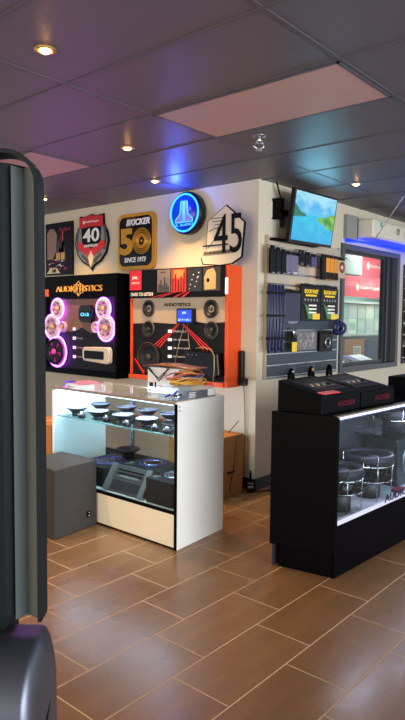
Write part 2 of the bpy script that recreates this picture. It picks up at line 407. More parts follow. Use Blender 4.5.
def downlight(x, y, label, pw=40):
    t = thing('downlight', label, 'ceiling light', (x, y, CE), 0, 'small recessed downlights')
    part('trim_ring', MB().lathe([(0.032, -0.001), (0.050, -0.001), (0.050, -0.008), (0.032, -0.010), (0.032, -0.001)], (x, y, CE), (0, 0, 1), trimm, 24, cap=False), t)
    part('bulb', MB().lathe([(0.026, -0.002), (0.026, -0.010), (0.014, -0.018), (0.003, -0.020)], (x, y, CE), (0, 0, 1), warm, 16), t)
    l = bpy.data.lights.new('downlight_beam', 'SPOT'); l.energy = pw; l.color = (1.0, 0.60, 0.26); l.spot_size = 1.9; l.spot_blend = 0.8; l.shadow_soft_size = 0.03
    o = bpy.data.objects.new('downlight_beam', l); COL.objects.link(o); o.parent = t; o.location = (0, 0, -0.03)
downlight(1.713, 2.423, 'glowing downlight nearest the camera, upper left of the ceiling')
downlight(3.05, 3.34, 'glowing downlight between the pink panel and the round neon sign', 65)
downlight(3.93, 3.945, 'glowing downlight closest above the gold anniversary sign', 150)
downlight(5.126, 2.618, 'glowing downlight right of the television', 25)
downlight(3.82, 5.445, 'far downlight above the shield-shaped sign', 120)
downlight(1.62, 4.1, 'glowing downlight just outside the left edge of the photo', 150)
t = thing('fire_sprinkler', 'chrome fire sprinkler head under the dark ceiling', 'sprinkler', (3.397, 2.442, CE))
part('escutcheon', MB().lathe([(0.045, 0), (0.045, -0.006), (0.015, -0.014)], (3.397, 2.442, CE - 0.001), (0, 0, 1), steel, 20), t)
m = MB(); m.cyl((3.397, 2.442, CE - 0.012), (3.397, 2.442, CE - 0.05), 0.018, chrome)
m.tube([(3.383, 2.456, CE - 0.045), (3.372, 2.467, CE - 0.07), (3.39, 2.449, CE - 0.092)], 0.006, chrome); m.tube([(3.411, 2.428, CE - 0.045), (3.422, 2.417, CE - 0.07), (3.404, 2.435, CE - 0.092)], 0.006, chrome)
part('frame_arms', m, t)
part('deflector', MB().lathe([(0.025, -0.092), (0.025, -0.096)], (3.397, 2.442, CE), (0, 0, 1), chrome, 16), t)

# ------------------------------------------------------------ signs on the poster wall (frame FL: x=-Y, y=X)
LR = -PI / 2
D = WX - 0.003
# dark framed poster
t = thing('poster', 'dark framed picture poster, furthest left on the wall', 'poster', (WX, 6.01, 2.02), LR)
part('frame', MB(FL).box(-6.27, -5.75, D - 0.02, D, 2.015, 2.62, blackp), t, bevel=0.004)
m = MB(FL); q = D - 0.0205
m.box(-6.255, -5.765, q - 0.001, q, 2.03, 2.605, mat('poster_dark_print', '#120b14', 0.4, spec=0.15))
tan = mat('tan_print', '#8f6c58', 0.4)
m.prism([(-6.23, 2.2), (-6.235, 2.5), (-6.18, 2.555), (-6.1, 2.55), (-6.04, 2.48), (-6.06, 2.3), (-6.12, 2.2)], q - 0.002, q - 0.001, tan)
part('picture', m, t)
m = MB(FL)
for (x, zz, hh, mm) in ((-6.02, 2.17, 0.24, 'dr'), (-5.93, 2.17, 0.25, 'dr'), (-5.96, 2.28, 0.26, 'dk')):
    c_ = mat('bottle_print', '#4a1f24', 0.3) if mm == 'dr' else mat('bottle_print_dark', '#0e0b14', 0.3)
    m.prism([(x - 0.045, zz), (x - 0.045, zz + hh * .55), (x - 0.015, zz + hh * .75), (x - 0.015, zz + hh), (x + 0.015, zz + hh), (x + 0.015, zz + hh * .75), (x + 0.045, zz + hh * .55), (x + 0.045, zz)], q - 0.003, q - 0.002, c_)
m.box(-6.055, -5.985, q - 0.004, q - 0.003, 2.19, 2.27, mat('amber_print', '#d69f3a', 0.4)).box(-5.965, -5.895, q - 0.004, q - 0.003, 2.19, 2.27, mat('amber_print', '#d69f3a', 0.4))
m.box(-5.94, -5.92, q - 0.004, q - 0.003, 2.4, 2.52, red)
for k in range(26):
    x = -6.22 + random.random() * 0.33; z = 2.07 + random.random() * 0.14
    m.box(x, x + 0.03, q - 0.0035, q - 0.003, z, z + 0.012, (paper, red, tan)[k % 3])
m.prism([(-6.24, 2.035), (-6.17, 2.10), (-6.05, 2.10), (-5.98, 2.035)], q - 0.0045, q - 0.0035, mat('cream_print', '#e8d2a6', 0.4))
part('printed_bottles', m, t)
m = MB(FL); text(m, mat('dark_red_print', '#a02340', 0.4), 'Rockford', -6.0, -5.79, 2.515, 2.56, q - 0.001, shear=0.3)
text(m, blackp, 'AM', -6.14, -6.06, 2.045, 2.09, q - 0.005, bold=0.02); part('lettering', m, t)

# shield sign
t = thing('shield_sign', 'red, black and silver shield-shaped anniversary sign on the wall', 'sign', (WX, 5.42, 2.05), LR)
def shp(c, pts, s=1.0): return [(c[0] + x * s, c[1] + z * s) for x, z in pts]
half = [(0, 0.305), (0.10, 0.285), (0.205, 0.295), (0.215, 0.17), (0.27, 0.10), (0.292, 0.0), (0.25, -0.13), (0.16, -0.215), (0.045, -0.262), (0, -0.31)]
sh = half + [(-x, z) for x, z in half[-2:0:-1]]
C0 = (-5.42, 2.355)
silver = mat('silver_print', '#8d8a86', 0.35, 0.3)
part('plate', MB(FL).prism(shp(C0, sh), D - 0.02, D, blackp), t, bevel=0.003)
m = MB(FL); m.prism(shp(C0, sh, 0.93), D - 0.022, D - 0.02, silver); part('silver_field', m, t)
m = MB(FL); m.prism(shp(C0, [(-0.175, 0.2), (0.175, 0.2), (0.155, -0.02), (0.12, -0.1), (0, -0.17), (-0.12, -0.1), (-0.155, -0.02)]), D - 0.024, D - 0.022, blackp)
m.prism(shp(C0, [(-0.205, 0.155), (-0.19, 0.275), (0, 0.288), (0.19, 0.275), (0.205, 0.155), (0, 0.17)]), D - 0.026, D - 0.022, red)
m.prism(shp(C0, [(-0.235, -0.055), (-0.215, 0.015), (-0.1, -0.03), (0, -0.075), (0.1, -0.03), (0.215, 0.015), (0.235, -0.055), (0.1, -0.13), (0.04, -0.15), (0, -0.115), (-0.04, -0.15), (-0.1, -0.13)]), D - 0.028, D - 0.024, mat('bright_red_print', '#e0202a', 0.4))
part('emblem', m, t)
m = MB(FL)
for sg in (-1, 1):
    for k in range(7):
        a = -0.1 + 0.036 * k; cx = sg * (0.215 + 0.02 * math.sin(k / 6 * PI)); 
        m.prism(shp(C0, [(cx, a), (cx + sg * 0.03, a + 0.035), (cx + sg * 0.012, a + 0.06), (cx - sg * 0.012, a + 0.03)]), D - 0.025, D - 0.022, mat('dark_leaf_print', '#4b4644', 0.4))
    m.prism(shp(C0, [(sg * 0.03, -0.2), (sg * 0.16, -0.12), (sg * 0.17, -0.15), (sg * 0.06, -0.235)]), D - 0.025, D - 0.022, mat('dark_leaf_print', '#4b4644', 0.4))
part('laurel', m, t)
m = MB(FL); m.prism(shp(C0, [(0, -0.09), (0.05, -0.17), (0, -0.275), (-0.05, -0.17)]), D - 0.030, D - 0.024, mat('cream_print', '#e8d2a6', 0.4)); part('diamond_mark', m, t)
m = MB(FL); X0 = C0[0]; Z0 = C0[1]
text(m, whitep, 'Rockford Fosgate', X0 - 0.09, X0 + 0.13, Z0 + 0.205, Z0 + 0.235, D - 0.026); m.prism(shp(C0, [(-0.14, 0.22), (-0.12, 0.242), (-0.1, 0.22), (-0.12, 0.198)]), D - 0.028, D - 0.026, whitep)
text(m, paper, '40', X0 - 0.14, X0 + 0.14, Z0 + 0.0, Z0 + 0.15, D - 0.024, bold=0.02)
text(m, whitep, 'ANNIVERSARY', X0 - 0.12, X0 + 0.12, Z0 - 0.055, Z0 - 0.025, D - 0.028, bold=0.02)
part('lettering', m, t, 'white lettering and number 40')

# gold rounded sign
t = thing('anniversary_sign', 'black sign with gold rounded border and large gold number', 'sign', (WX, 4.70, 2.02), LR)
part('border', MB(FL).prism(rrect(-4.98, -4.42, 2.022, 2.597, 0.08), D - 0.02, D, gold), t, bevel=0.003)
part('face', MB(FL).prism(rrect(-4.955, -4.475, 2.06, 2.565, 0.07), D - 0.022, D - 0.0195, mat('gloss_black_print', '#070708', 0.2, spec=0.25)), t)
m = MB(FL); text(m, whitep, 'KICKER', -4.80, -4.50, 2.475, 2.54, D - 0.022, bold=0.04, shear=0.25)
for k in range(3): m.prism([(-4.85 + k * 0.022, 2.475 + k * 0.0), (-4.836 + k * 0.022, 2.475), (-4.82 + k * 0.022, 2.54), (-4.834 + k * 0.022, 2.54)], D - 0.024, D - 0.022, whitep)
part('lettering', m, t, 'white lettering')
m = MB(FL); text(m, whitep, 'SINCE 1973', -4.88, -4.56, 2.10, 2.15, D - 0.022, bold=0.03, shear=0.15); part('lettering', m, t, 'white lettering')
m = MB(FL); text(m, gold, '5', -4.945, -4.745, 2.175, 2.45, D - 0.024, bold=0.045, thick=0.006)
for r, w_ in ((0.05, 0.011), (0.069, 0.011), (0.092, 0.0055), (0.11, 0.0055), (0.128, 0.0055)): m.ring((-4.62, D - 0.024, 2.31), (0, 1, 0), r, w_, gold, 40, 6)
m.lathe([(0.016, -0.004), (0.016, 0)], (-4.62, D - 0.024, 2.31), (0, 1, 0), gold, 16); part('number', m, t, 'gold number 50 with ringed zero')

# round neon sign
blueg = glow('blue_neon', '#1f6cff', 3.0); blue2 = glow('pale_blue_neon', '#3f9cff', 1.6)
t = thing('neon_sign', 'round glowing blue neon sign hung under the ceiling', 'neon sign', (WX, 3.97, 2.3), LR)
CC = (-3.965, 2.515)
part('housing', MB(FL).lathe([(0.192, 0), (0.198, 0.01), (0.198, 0.07), (0.18, 0.08)], (CC[0], D - 0.09, CC[1]), (0, 1, 0), blkplastic, 48), t)
part('face_panel', MB(FL).lathe([(0.185, -0.001), (0.185, 0.003)], (CC[0], D - 0.092, CC[1]), (0, 1, 0), mat('dark_blue_panel', '#0a1a66', 0.3, emit='#0a1a90', es=0.25), 48), t)
part('light_ring', MB(FL).ring((CC[0], D - 0.1, CC[1]), (0, 1, 0), 0.172, 0.008, glow('neon_ring_blue', '#1a78ff', 4.5), 48, 8), t, 'bright blue neon ring')
m = MB(FL); y = D - 0.104
for sg in (-1, 1):
    m.prism(shp(CC, [(sg * 0.008, 0.12), (sg * 0.045, 0.12), (sg * 0.055, -0.02), (sg * 0.12, -0.075), (sg * 0.12, -0.10), (sg * 0.008, -0.10)], 0.87), y, y + 0.012, mat('neon_logo_fill', '#7a6f8e', 0.4, emit='#4a4f9e', es=0.55))
    m.tube([(CC[0] + x * 0.87, y, CC[1] + z * 0.87) for x, z in [(sg * 0.01, -0.10), (sg * 0.01, 0.125), (sg * 0.045, 0.125), (sg * 0.056, -0.01), (sg * 0.125, -0.072), (sg * 0.125, -0.10), (sg * 0.01, -0.10)]], 0.0055, blue2, 6)
part('emblem', m, t)
l = bpy.data.lights.new('neon_light', 'POINT'); l.energy = 9; l.color = (0.05, 0.12, 1.0); l.shadow_soft_size = 0.04; lo_ = bpy.data.objects.new('neon_light', l); COL.objects.link(lo_); lo_.location = (4.2, 3.955, 2.62)
m = MB(FL); text(m, blue2, 'JL AUDIO', CC[0] - 0.117, CC[0] + 0.117, CC[1] - 0.13, CC[1] - 0.10, y, bold=0.02, shear=0.2); part('lettering', m, t)
m = MB(FL); m.tube([(CC[0] - 0.03, D - 0.05, CC[1] + 0.19), (CC[0], D - 0.04, CE - 0.005), (CC[0] + 0.03, D - 0.05, CC[1] + 0.19)], 0.003, steel); part('hanging_wire', m, t)

# silver 45 sign
t = thing('metal_plaque', 'silver angular anniversary plaque with large dark number 45', 'sign', (4.262, 3.415, 2.0), LR)
FP = FL @ Matrix.Translation((0, 4.262 - 0.959 * 4.262, 1.54 - 0.959 * 1.54 + 0.044)) @ Matrix.Scale(0.959, 4); D0 = D; D = 4.262
def Pp(*pts): return [(-y_, z_) for y_, z_ in pts]
alum = mat('satin_silver', '#d2c6b2', 0.4)
out = Pp((3.53, 2.51), (3.75, 2.385), (3.77, 2.085), (3.83, 2.045), (3.81, 1.985), (3.60, 1.965), (3.46, 1.975), (3.35, 2.03), (3.32, 2.34))
m = MB(FP); m.prism(out, D - 0.02, D, blackp); part('backing', m, t, 'black outline backing')
cx = -3.565; cz = 2.23
inn = [(cx + (x - cx) * 0.955, cz + (z - cz) * 0.965) for x, z in out]
part('plate', MB(FP).prism(inn, D - 0.023, D - 0.0195, alum), t)
m = MB(FP); y = D - 0.025
for k in range(4): m.box(-3.72 + 0.03 * k, -3.53, y, y + 0.002, 2.395 - 0.028 * k, 2.401 - 0.028 * k, blackp)
m.tube([(-3.73, y, 2.28), (-3.66, y, 2.31), (-3.58, y, 2.29)], 0.003, blackp, 4); m.tube([(-3.74, y, 2.13), (-3.68, y, 2.19), (-3.6, y, 2.26)], 0.003, blackp, 4)
m.prism([(-3.80, 2.06), (-3.79, 2.10), (-3.42, 2.115), (-3.40, 2.075)], y, y + 0.003, mat('tan_band', '#8f8271', 0.5)); part('engraving', m, t)
m = MB(FP); text(m, blackp, '45', -3.665, -3.345, 2.075, 2.425, y - 0.001, bold=0.0, thick=0.006)
m.box(-3.80, -3.50, y - 0.006, y, 2.148, 2.160, blackp); part('number', m, t, 'large dark number 45')
m = MB(FP); text(m, blackp, 'ANNIVERSARY', -3.79, -3.44, 2.075, 2.10, y - 0.001); part('lettering', m, t)
D = D0

# ------------------------------------------------------------ black display board
purple = glow('violet_led', '#bb50ff', 12.0)
pinkrim = mat('pink_white_cone', '#d9a9cf', 0.4)
Fx = 4.16
t = thing('speaker_display_board', 'black wall display with purple-lit marine speakers and gold lettering', 'display board', (WX, 5.32, 0.905), LR)
L0, R0 = -5.925, -4.715
m = MB(FL)
m.box(L0, R0, Fx, D, 1.735, 1.975, black); m.box(L0, R0, Fx, D, 0.905, 0.965, black)
m.box(L0, L0 + 0.03, Fx, D, 0.965, 1.735, black).box(R0 - 0.03, R0, Fx, D, 0.965, 1.735, black).box(L0 + 0.03, R0 - 0.03, D - 0.02, D, 0.965, 1.735, black)
part('cabinet', m, t, bevel=0.004)
bp = 4.19   # back panel depth
m = MB(FL); m.box(L0 + 0.03, R0 - 0.03, bp, bp + 0.02, 0.965, 1.735, mat('dark_display_print', '#0c0a10', 0.5, spec=0.2)); part('back_panel', m, t)
m = MB(FL); m.prism([(-5.72, 1.38), (-5.70, 1.56), (-5.66, 1.72), (-4.98, 1.72), (-4.95, 1.56), (-4.90, 1.38), (-5.15, 1.36), (-5.30, 1.42), (-5.48, 1.37)], bp - 0.002, bp, mat('sunset_print', '#7d563e', 0.5, var=0.4, vscale=6)); part('picture_print', m, t)
m = MB(FL); text(m, mat('gold_neon_outline', '#d9a552', 0.4, emit='#ffb347', es=0.45), 'AUDIOTISTICS', -5.70, -4.92, 1.80, 1.862, Fx - 0.008, outline=0.010, thick=0.008)
part('sign_lettering', m, t, 'gold outlined lettering')
m = MB(FL); gn = mat('gold_neon_outline', '#ffc45a'); c_ = (-5.31, 1.83)
star = [(c_[0] + (0.09 if k % 2 else 0.065) * math.cos(k * PI / 6), c_[1] + (0.08 if k % 2 else 0.055) * math.sin(k * PI / 6)) for k in range(12)]
m.tube([(x, Fx - 0.008, z) for x, z in star], 0.003, gn, 5, True)
star = [(c_[0] + (0.07 if k % 2 else 0.035) * math.cos(k * PI / 5 + .3), c_[1] + (0.07 if k % 2 else 0.035) * math.sin(k * PI / 5 + .3)) for k in range(10)]
m.tube([(x, Fx - 0.008, z) for x, z in star], 0.003, gn, 5, True); part('star_emblem', m, t, 'gold gear-shaped star outline')
def marine(name, y, z, r, kind, lab=None):
    o = None; c = (-y, bp, z)
    if kind == 'dark':
        m = MB(FL); m.ring((c[0], c[1] - 0.05, c[2]), (0, 1, 0), r * 0.86, r * 0.10, surround, 36, 8)
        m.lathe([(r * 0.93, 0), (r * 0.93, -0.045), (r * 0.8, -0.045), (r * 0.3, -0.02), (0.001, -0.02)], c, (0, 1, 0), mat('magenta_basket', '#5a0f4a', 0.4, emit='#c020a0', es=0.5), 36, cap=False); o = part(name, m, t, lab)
        m = MB(FL)
        for k in range(5):
            a = k * 2 * PI / 5 + 0.3; u = Vector((math.cos(a), 0, math.sin(a))); n_ = Vector((-math.sin(a), 0, math.cos(a))); p0 = Vector(c) + Vector((0, -0.058, 0))
            A = p0 + u * r * 0.15; B = p0 + u * r * 0.82
            W1, W2 = n_ * r * 0.10, n_ * r * 0.30; dn = Vector((0, r * 0.08, 0)); m.hexa([A - W1 + dn, B - W2 + dn, B + W2 + dn, A + W1 + dn, A - W1, B - W2, B + W2, A + W1], surround)
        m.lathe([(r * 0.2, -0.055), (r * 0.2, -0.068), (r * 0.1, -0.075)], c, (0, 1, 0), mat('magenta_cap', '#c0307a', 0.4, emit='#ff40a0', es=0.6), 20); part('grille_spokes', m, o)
    else:
        m = MB(FL); m.lathe([(r, 0), (r, -0.03), (r * 0.9, -0.04), (r * 0.72, -0.03), (r * 0.35, -0.012), (0.001, -0.012)], c, (0, 1, 0), pinkrim, 36, cap=False); o = part(name, m, t, lab)
        m = MB(FL)
        if kind == 'spoke':
            for k in range(6):
                a = k * PI / 3 + 0.2; u = Vector((math.cos(a), 0, math.sin(a)))
                m.lathe([(r * 0.10, -0.036), (r * 0.10, -0.0415)], Vector(c) + u * r * 0.6 + Vector((0, 0, 0)), (0, 1, 0), mat('mauve_slot', '#7a4b86', 0.5), 10)
        m.lathe([(r * 0.26, -0.012), (r * 0.26, -0.045), (r * 0.1, -0.05)], c, (0, 1, 0), mat('pale_gold_cap', '#d8b08a', 0.35), 20)
        m.ring((c[0], c[1] - 0.038, c[2]), (0, 1, 0), r * 0.86, r * 0.04, mat('cream_rim', '#f0dfe6', 0.4), 36, 6)
        part('cone_cap', m, o)
    if kind != 'plain':
        a0, a1 = (0, 2 * PI)
        m = MB(FL); m.ring((c[0] + r * 0.03, c[1] - 0.024, c[2]), (0, 1, 0), r * 1.08, 0.010, purple, 40, 6)
        part('led_ring', m, o, 'violet glowing LED ring')
    return o
marine('coaxial_speaker', 5.70, 1.62, 0.10, 'spoke'); marine('coaxial_speaker', 4.925, 1.62, 0.10, 'spoke')
marine('marine_speaker', 5.80, 1.418, 0.125, 'spoke'); marine('marine_speaker', 4.885, 1.418, 0.12, 'spoke')
marine('tweeter', 5.61, 1.42, 0.06, 'plain', 'small cream speaker'); marine('tweeter', 5.045, 1.425, 0.06, 'plain', 'small cream speaker')
marine('marine_woofer', 5.72, 1.145, 0.155, 'dark', 'black woofer with magenta centre')
m = MB(FL); hx = shp((-5.185, 1.565), [(-0.11, 0.05), (-0.07, 0.09), (0.07, 0.09), (0.11, 0.05), (0.11, -0.05), (0.07, -0.09), (-0.07, -0.09), (-0.11, -0.05)])
m.prism(hx, bp - 0.05, bp, blkplastic); o = part('head_unit', m, t, 'black head unit with blue screen text')
m = MB(FL); m.box(-5.27, -5.10, bp - 0.053, bp - 0.05, 1.515, 1.60, mat('dark_screen', '#04060c', 0.3, spec=0.2))
text(m, glow('cyan_screen_text', '#49b8e8', 1.6), 'C3-LR', -5.255, -5.115, 1.54, 1.575, bp - 0.053, bold=0.02); part('screen', m, o)
m = MB(FL); ap = [(-5.20, 1.07), (-5.225, 1.10), (-5.225, 1.19), (-5.20, 1.215), (-4.83, 1.225), (-4.80, 1.20), (-4.80, 1.075), (-4.83, 1.05)]
m.prism(ap, bp - 0.06, bp, mat('cream_amplifier_case', '#d7c9b4', 0.4)); o = part('marine_amplifier', m, t, 'cream cased unit with dark window', bevel=0.01)
m = MB(FL); m.prism(rrect(-5.19, -4.875, 1.095, 1.18, 0.012), bp - 0.063, bp - 0.06, mat('dark_window', '#050507', 0.4, spec=0.15)); part('dark_window', m, o)
for k in range(4):
    m = MB(FL); z = 1.40 - 0.1 * k
    m.box(-5.435, -5.405, bp - 0.02, bp, z - 0.016, z + 0.016, mat('lit_button', '#e8cfe8', 0.4, emit='#f0c8ff', es=0.7)); part('selector_button', m, t)
    m = MB(FL); text(m, mat('dim_print', '#9a8aa0', 0.5), ('FIT', 'MARINE', 'SOUND BAR', 'AMPLIFIER')[k], -5.385, -5.385 + (0.04, 0.1, 0.14, 0.14)[k], z - 0.009, z + 0.009, bp - 0.001); part('button_text', m, t)
m = MB(FL); m.box(-5.97, -5.85, Fx - 0.004, Fx - 0.0005, 1.755, 1.835, mat('orange_print', '#d9501c', 0.5)); part('orange_sticker', m, t, 'orange square sticker')
for (y, z, r) in ((5.72, 1.15, 0.2), (4.86, 1.42, 0.17), (5.8, 1.42, 0.15)):
    pass

# ------------------------------------------------------------ orange display board
t = thing('speaker_display_board', 'orange-sided wall display with car speakers, photo header and red stripes', 'display board', (WX, 3.98, 0.92), LR)
Fx = 4.24; L0, R0 = -4.60, -3.355
m = MB(FL)
m.box(R0 - 0.03, R0, Fx, D, 0.92, 1.998, orange).box(L0, L0 + 0.02, Fx, D, 0.92, 1.998, orange).box(L0 + 0.02, R0 - 0.03, Fx, D, 0.92, 0.965, orange).box(L0 + 0.02, R0 - 0.03, D - 0.015, D, 0.965, 1.998, orange)
part('cabinet', m, t, 'orange laminate cabinet', bevel=0.003)
part('ledge', MB(FL).box(L0, R0 - 0.03, Fx - 0.02, Fx - 0.0005, 0.925, 0.965, orange), t)
m = MB(FL); m.box(L0 + 0.0, R0 - 0.03, Fx - 0.012, Fx + 0.1, 1.722, 1.995, blackp); part('header', m, t)
m = MB(FL); y = Fx - 0.014; 
m.box(-4.59, -4.425, y, y + 0.002, 1.80, 1.99, mat('bright_red_square', '#d8202c', 0.4)); o = part('red_square', m, t, 'red logo square')
m = MB(FL); text(m, whitep, 'JBL', -4.56, -4.47, 1.90, 1.935, y, bold=0.03); text(m, whitep, 'HARMAN', -4.565, -4.455, 1.86, 1.88, y); part('square_lettering', m, o)
m = MB(FL); text(m, whitep, 'DARE TO LISTEN', -4.575, -4.265, 1.742, 1.775, y + 0.002, bold=0.02, shear=0.1); part('slogan', m, t)
pm = [mat('photo_grey', '#6e6464', 0.4, var=0.5, vscale=14), mat('photo_red', '#c4301c', 0.4, var=0.5, vscale=12, emit='#ff3a18', es=0.35), mat('photo_dark', '#26262c', 0.4, var=0.6, vscale=14), mat('photo_olive', '#3d352c', 0.4, var=0.5, vscale=10)]
for k, (a, b) in enumerate(((4.205, 4.035), (4.02, 3.835), (3.82, 3.645), (3.63, 3.43))):
    m = MB(FL); m.box(-a, -b, y, y + 0.002, 1.775, 1.985, pm[k]); o = part('header_photo', m, t, ('grey city photo', 'red glowing photo', 'dark photo', 'photo of a tan gadget')[k])
    m = MB(FL)
    if k == 0:
        for j, hh in enumerate((0.07, 0.11, 0.06, 0.13, 0.08, 0.05)): m.box(-a + 0.015 + j * 0.024, -a + 0.034 + j * 0.024, y - 0.001, y, 1.78, 1.78 + hh, mat('skyline_print', '#33303a', 0.5))
        text(m, blackp, 'JBL', -a + 0.04, -a + 0.12, 1.95, 1.968, y)
    elif k == 1:
        for j, hh in enumerate((0.12, 0.16, 0.1, 0.14, 0.17)): m.box(-a + 0.01 + j * 0.035, -a + 0.03 + j * 0.035, y - 0.001, y, 1.78, 1.78 + hh, mat('dark_tower_print', '#5a1410', 0.5))
        m.box(-a + 0.03, -b - 0.03, y - 0.0008, y, 1.9, 1.975, mat('orange_glow_print', '#ff7a3a', 0.5, emit='#ff6a2a', es=0.4))
    elif k == 2:
        for j in range(9): m.lathe([(0.007, -0.001), (0.007, 0.001)], (-a + 0.03 + (j * 37 % 13) / 13 * .12, y - 0.0005, 1.8 + (j * 29 % 17) / 17 * 0.15), (0, 1, 0), paper, 8)
    else:
        m.prism([(-a + 0.02, 1.785), (-a + 0.015, 1.9), (-a + 0.05, 1.96), (-a + 0.12, 1.975), (-a + 0.15, 1.93), (-a + 0.15, 1.79)], y - 0.002, y, mat('tan_device_print', '#c2aa74', 0.5))
        m.lathe([(0.018, -0.003), (0.018, 0)], (-a + 0.06, y - 0.001, 1.87), (0, 1, 0), blackp, 12)
    part('photo_detail', m, o)
m = MB(FL)
for s_ in (-1, 1):
    for j in range(3): m.prism([(-3.9 + s_ * 0.05 * j, 1.775), (-3.88 + s_ * 0.05 * j, 1.775), (-3.96 + s_ * 0.1 * j - 0.1, 1.724), (-4.0 + s_ * 0.1 * j - 0.1, 1.724)], y - 0.001 - 0.0005 * j, y + 0.003, red)
part('red_rays', m, t)
bp = 4.265; rl = L0 + 0.02; rr_ = R0 - 0.03
m = MB(FL); m.box(rl, rr_, bp, bp + 0.015, 0.965, 1.722, mat('charcoal_print', '#161418', 0.5, spec=0.2)); part('back_panel', m, t)
m = MB(FL); m.prism([(rl, 1.47), (rl, 1.722), (rr_, 1.722), (rr_, 1.50), (-3.62, 1.485), (-3.75, 1.50), (-4.0, 1.475), (-4.3, 1.485)], bp - 0.002, bp, mat('cream_sky_print', '#b9a58c', 0.4, var=0.12, vscale=3)); part('sky_print', m, t)
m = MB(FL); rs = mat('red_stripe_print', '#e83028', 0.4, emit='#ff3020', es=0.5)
for s_ in (-1, 1):
    for j in range(3):
        x0 = -3.93 + s_ * 0.006 * j; x1 = -3.93 + s_ * (0.28 + 0.05 * j)
        m.prism([(x0 - 0.001, 1.49), (x0 + 0.001, 1.49), (x1 + 0.006, 1.245), (x1 - 0.006, 1.245)], bp - 0.003 - 0.0004 * j, bp, rs)
    for j in range(2): m.prism([(-4.56 + 0.1 * j, 1.12 - 0.03 * j), (-4.555 + 0.1 * j, 1.125 - 0.03 * j), (-4.42, 0.98), (-4.43, 0.975)], bp - 0.003, bp, rs)
part('red_stripes', m, t, 'red perspective stripes')
m = MB(FL); text(m, blackp, 'AUDIOTISTICS', -4.15, -3.81, 1.64, 1.672, bp - 0.002, bold=0.03); part('panel_lettering', m, t)
m = MB(FL); m.prism(rrect(-3.94, -3.74, 1.475, 1.62, 0.01), bp - 0.05, bp, blkplastic); o = part('head_unit', m, t)
m = MB(FL); m.box(-3.925, -3.755, bp - 0.052, bp - 0.05, 1.495, 1.605, glow('blue_lcd', '#1a3cf0', 1.2)); text(m, glow('lcd_text', '#8fb4ff', 1.5), 'JBL', -3.87, -3.81, 1.565, 1.59, bp - 0.052); text(m, glow('lcd_text', '#8fb4ff', 1.5), '87.9 100.1', -3.915, -3.765, 1.505, 1.525, bp - 0.052); part('lcd_screen', m, o, 'glowing blue screen')
def carspk(y, z, r, grey=True):
    c = (-y, bp, z); m = MB(FL)
    m.lathe([(r, 0), (r, -0.014), (r * 0.92, -0.02), (r * 0.85, -0.012)], c, (0, 1, 0), mat('grey_speaker_ring', '#4d4a48', 0.35, 0.4) if grey else surround, 32, cap=False)
    o = part('car_speaker' if r < 0.12 else 'woofer', m, t)
    m = MB(FL); m.lathe([(r * 0.88, -0.012), (r * 0.78, -0.018), (r * 0.7, -0.006), (r * 0.25, 0.0), (0.001, -0.0)], c, (0, 1, 0), speakercone, 32, cap=False)
    m.lathe([(r * 0.22, -0.001), (r * 0.2, -0.016), (r * 0.08, -0.022)], c, (0, 1, 0), mat('olive_cap', '#4a4034', 0.35), 16); part('cone', m, o)
    return o
carspk(4.355, 1.62, 0.082); carspk(4.355, 1.42, 0.08, True); carspk(3.56, 1.615, 0.084); carspk(3.55, 1.425, 0.08); carspk(4.35, 1.145, 0.15, False)
m = MB(FL); m.ring((-4.35, bp - 0.02, 1.145), (0, 1, 0), 0.142, 0.003, mat('thin_bronze', '#7a5a48', 0.3, 0.5)); part('woofer_ring', m, t)
for k in range(4):
    z = 1.405 - 0.08 * k; m = MB(FL); m.box(-4.08, -4.045, bp - 0.018, bp, z - 0.013, z + 0.013, mat('lit_white_button', '#f2ece4', 0.4, emit='#ffffff', es=0.6)); part('selector_button', m, t)
    m = MB(FL); text(m, mat('grey_white_print', '#c2beb8', 0.5), ('PRIMARY', 'JBL SPEAKERS', 'JBL AMPLIFIER', 'JBL SUBWOOFER')[k], -4.02, -4.02 + (0.17, 0.2, 0.2, 0.2)[k], z - 0.010, z + 0.010, bp - 0.004, bold=0.01); part('button_text', m, t)
m = MB(FL); m.box(-3.35 - 0.03, -3.355, Fx - 0.006, Fx - 0.0005, 1.745, 1.885, glow('white_led_tile', '#fff4e6', 2.2)); part('lit_tile', m, t, 'small white lit tile')
m = MB(FL); m.prism([(-3.80, 1.05), (-3.80, 1.245), (-3.42, 1.225), (-3.40, 1.03), (-3.5, 1.0), (-3.62, 1.05)], Fx - 0.06, bp - 0.001, mat('gloss_black_amp', '#040405', 0.25, spec=0.3)); o = part('amplifier_box', m, t, 'glossy black amplifier hung low on the board', bevel=0.008)
m = MB(FL)
for j in range(3): m.lathe([(0.006, -0.003), (0.006, 0)], (-3.76 + 0.05 * j, Fx - 0.0605, 1.2), (0, 1, 0), steel, 10)
part('amplifier_knob', m, o)
m = MB(FL); m.tube([(-3.88, bp - 0.01, 1.47), (-3.94, bp - 0.03, 1.25), (-3.99, bp - 0.04, 1.0)], 0.003, mat('brass_wire', '#b7a070', 0.4, 0.4), 5)
m.tube([(-3.84, bp - 0.01, 1.47), (-3.80, bp - 0.03, 1.3), (-3.74, bp - 0.045, 1.1), (-3.73, bp - 0.05, 0.98)], 0.003, mat('brass_wire', '#b7a070', 0.4, 0.4), 5)
m.tube([(-3.66, Fx - 0.07, 1.262), (-3.56, Fx - 0.08, 1.275), (-3.47, Fx - 0.08, 1.255), (-3.435, Fx - 0.08, 1.2), (-3.43, Fx - 0.085, 1.08), (-3.44, Fx - 0.09, 0.96)], 0.0045, mat('brass_wire', '#b7a070', 0.4, 0.4), 6); part('wire', m, t, 'thin brass coloured wires')

